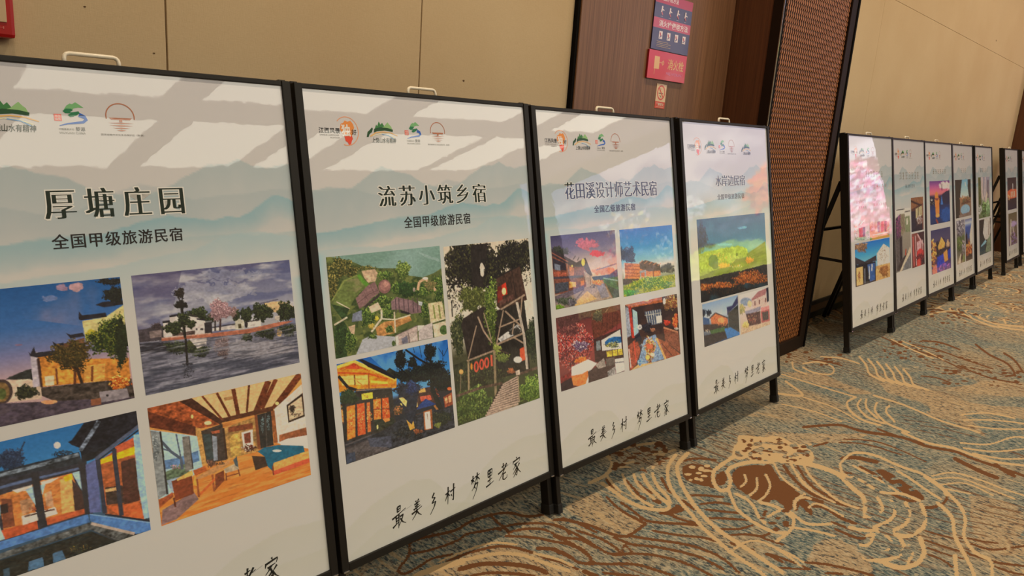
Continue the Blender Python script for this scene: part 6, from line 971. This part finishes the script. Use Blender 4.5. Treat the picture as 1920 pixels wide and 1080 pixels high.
display_board('8', 7.4005, 1.3994, .0181, .1996, 'display board with a pond photo above two narrow upright photos',
    {'8a': (.070, .712, .304, .642, 'photo of a pond among dark trees'), '8b': (.080, .409, .664, 1.051, 'narrow photo of a stone path'), '8c': (.432, .720, .668, 1.055, 'narrow photo of orange houses under blue sky')}, scribble(3, .29, .54, .20, .245, SOFT, 35, .003))
display_board('9', 8.2486, 1.4049, .0145, .1958, 'display board with a pale waterfall photo, last of the close-set group of five',
    {'9a': (.130, .684, .290, .690, 'photo of pale tree trunks and green leaves'), '9b': (.143, .707, .706, 1.049, 'photo of a pale waterfall and blue pool')}, scribble(4, .28, .62, .20, .245, SOFT, 45, .0024), scribble(2, .22, .36, .20, .245, DKI, 46, .003))
display_board('10', 9.5288, 1.3778, .0166, .1987, 'distant display board standing alone after a gap, with an orange-red photo on top',
    {'10a': (.134, .704, .304, .658, 'photo with an orange-red band on black'), '10b': (.160, .704, .698, 1.056, 'brown and violet photo')}, scribble(3, .3, .54, .20, .24, SOFT, 55, .002))
display_board('11', 10.585, 1.39, .015, .197, 'farthest display board, cut off by the right edge of the photo', {'10a': (.134, .704, .304, .658, 'dark photo'), '10b': (.160, .704, .698, 1.056, 'brown photo')})

# ---------------------------------------------------------------- signs and alarm on the wall
def box_sign(name, label, x0, x1, z0, z1, y, d, edge, draw, mkey, rz=0.0):
    t = thing(name, label, 'sign', ((x0 + x1) / 2, y, (z0 + z1) / 2)); w, h = (x1 - x0) / 2, (z1 - z0) / 2; t.rotation_euler = (0, rz, 0)
    MB().box(-w, w, -d, 0, -h, h).build('sign_plate', mat(name + '_edge', edge, .35), t, min(.002, d * .4))
    f = Flat(h); draw(f, w, h); o = f.build('sign_print', M[mkey], t); o.location = (0, -d - .0002, 0)
def c8(c): return np.clip(lin(c) * 1.2, 0, .9)
def rect(f, a, b, c, d, col): f.shape([(a, c), (b, c), (b, d), (a, d)], col)
def usage_sign(f, w, h):
    H = 2 * h; RD, NB, PK, WH = c8((176, 34, 54)), c8((58, 52, 88)), c8((190, 62, 84)), c8((226, 206, 206))
    rect(f, -w, w, 0, H * .17, RD); rect(f, -w, w, H * .17, H * .43, NB); rect(f, -w, w, H * .43, H * .61, PK); rect(f, -w, w, H * .61, H, NB)
    f.text('灭火器使用方法', -w * .92, w * .2, H * .03, H * .12, WH, .02); f.text('消火栓使用方法', -w * .72, w * .86, H * .46, H * .58, WH, .02)
    for i in range(4):
        x = -w * .62 + i * w * .42; k = w * .1
        f.disc(x, H * .235, k * .35, k * .35, WH).line([(x, H * .25), (x - k * .3, H * .33)], k * .6, WH).line([(x - k * .2, H * .32), (x + k * .5, H * .37)], k * .4, c8((196, 90, 90))).line([(x, H * .27), (x + k, H * .29)], k * .3, WH)
        rect(f, x - k * .6, x + k * .6, H * .395, H * .405, c8((150, 140, 160))); x += w * .05
        rect(f, x - k * .9, x + k * .9, H * .66, H * .80, WH); f.line([(x - k * .4, H * .69), (x + k * .2, H * .76)], k * .5, c8((180, 60, 60))).line([(x - k * .5, H * .78), (x + k * .5, H * .74)], k * .3, c8((90, 80, 110)))
    for i in range(4): rect(f, -w * .75, -w * .75 + w * (.6 + .15 * (i % 2)), H * (.845 + .03 * i), H * (.852 + .03 * i), c8((190, 160, 110)))
def hydrant_sign(f, w, h):
    H = 2 * h; RD, CR = c8((206, 18, 34)), c8((232, 176, 110)); rect(f, -w, w, 0, H, RD)
    rect(f, -w * .70, -w * .44, H * .20, H * .64, CR); f.line([(-w * .44, H * .40), (-w * .24, H * .40)], H * .02, CR); f.arc(-w * .26, H * .40, w * .05, w * .05, 0, 6.3, H * .022, CR); f.line([(-w * .66, H * .64), (-w * .66, H * .84)], H * .022, CR).line([(-w * .26, H * .30), (-w * .26, H * .50)], H * .02, CR)
    f.text('消火栓', 0.0, w * .86, H * .22, H * .60, c8((236, 190, 104)), .005); f.text('FIRE HYDRANT', -w * .04, w * .86, H * .70, H * .80, c8((206, 120, 170)))
def smoking_sign(f, w, h):
    H = 2 * h; CR, RD, K = c8((226, 190, 150)), c8((206, 66, 44)), c8((36, 30, 28)); rect(f, -w, w, 0, H, CR); rect(f, -w, w, H * .72, H, RD)
    f.line([(-w * .5, H * .38), (w * .38, H * .38)], H * .035, K).line([(-w * .3, H * .30), (-w * .1, H * .24), (-w * .2, H * .16)], H * .02, K).line([(-w * .2, H * .46), (w * .1, H * .54)], H * .03, K)
    f.arc(0, H * .35, w * .72, w * .72, 0, 6.3, w * .16, RD); f.line([(-w * .5, H * .35 - w * .5), (w * .5, H * .35 + w * .5)], w * .15, RD)
    f.text('严禁烟火', -w * .78, w * .78, H * .77, H * .90, c8((236, 206, 186)), .02); rect(f, -w * .8, w * .8, H * .94, H * .955, c8((230, 170, 150)))
WY = 1.945
box_sign('instruction_sign', 'red and navy sign of fire equipment instructions, topmost on the brown veneer', 2.962, 3.283, 1.652, 1.892, WY, .006, (50, 40, 66), usage_sign, 'acrylic')
box_sign('fire_hydrant_sign', 'red acrylic sign reading 消火栓 FIRE HYDRANT under the navy instruction sign', 2.948, 3.276, 1.524, 1.648, WY, .010, (150, 20, 30), hydrant_sign, 'acrylic')
box_sign('no_smoking_sign', 'small cream and red no-smoking sticker, lowest of the three wall signs', 3.053, 3.138, 1.396, 1.506, WY, .001, (206, 150, 120), smoking_sign, 'sticker', .02)
def alarm():
    x1, z0 = .498, 1.397; t = thing('fire_alarm_call_point', 'red square fire alarm call point on beige wall at the upper left', 'fire alarm', (x1 - .05, WALL_Y, z0 + .05))
    MB().box(-.05, .05, -.034, 0, -.05, .05).build('housing', M['red'], t, .008, smooth=False)
    o = MB().box(-.032, .034, -.0365, -.033, -.018, .028).build('press_panel', mat('cream_plastic', (206, 176, 140), .4), t, .001); part(o, 'cream press panel')
    f = Flat(.05); f.text('PUSH', -.012, .028, .0765, .0815, c8((196, 110, 100))); b = f.build('lettering', M['sticker'], t); b.location = (0, -.0345, 0)
alarm()

# ---------------------------------------------------------------- stage screen at the end of the hall, mirrored in the far boards
def stage_screen():
    Y0, Y1, z0, z1 = -9.4, -1.35, .75, 4.05
    p = Pic(200, 90, UNIT, 7); p.grain = 0; p.grad([(0, (150, 152, 200)), (.35, (150, 146, 186)), (.6, (176, 160, 136)), (1, (120, 110, 60))])
    p.tex(None, (228, 226, 242), 6, 5, .54, 6, .8).tex(None, (120, 130, 190), 5, 4, .55, 5, .6, 2)
    p.poly([(46, 84), (60, 80), (74, 84), (78, 100), (44, 100)], (206, 222, 60), .4, 2).tex([(46, 84), (60, 80), (74, 84), (78, 100), (44, 100)], (240, 240, 130), 20, 14, .5, 5, .8, 3)
    p.fol(80, 56, 7, 12, [(250, 110, 70), (240, 130, 90), (220, 80, 84)], 70, 3).fol(58, 54, 3.5, 7, [(248, 244, 248), (236, 220, 236)], 40, 2).fol(26, 46, 10, 16, [(245, 240, 245), (226, 206, 236), (240, 190, 150)], 30, 2.4).fol(36, 70, 4, 16, [(246, 226, 170), (250, 245, 240)], 24, 1.6).fol(18, 66, 3, 14, [(230, 60, 90), (240, 120, 120)], 24, 2)
    p.fol(84, 82, 5, 16, [(240, 130, 190), (226, 96, 170), (250, 200, 220), (120, 60, 150)], 130, 1.6)
    p.poly([(86, 60), (100, 56), (100, 100), (86, 100)], (120, 60, 84), .4, 3).fol(94, 81, 8, 20, [(250, 150, 200), (255, 226, 240), (236, 86, 150), (255, 246, 255), (240, 120, 150), (150, 50, 100), (230, 220, 255)], 620, 1.3).poly([(97, 4), (99.4, 4), (99.4, 20), (97, 26)], (255, 255, 255)).line([(88, 30), (96, 30)], 2, (255, 250, 255)).fol(89, 42, 3, 5, [(250, 150, 90)], 14, 1.4)
    rgb = lin(p.out()); me = grid_mesh('screen_face', rgb[:, ::-1], -(Y1 - Y0) / 2, (Y1 - Y0) / 2, z0, z1, 0, M['screen'])
    t = thing('led_screen', 'large bright stage screen at the far end of the hall', 'screen', (14.2, (Y0 + Y1) / 2, 0), R(-90)); link('screen_face', me, t, loc=(0, -.051, 0))
    MB().box(-(Y1 - Y0) / 2 - .04, (Y1 - Y0) / 2 + .04, -.05, .2, 0, z1 + .04).build('screen_cabinet', M['gap'], t)
stage_screen()
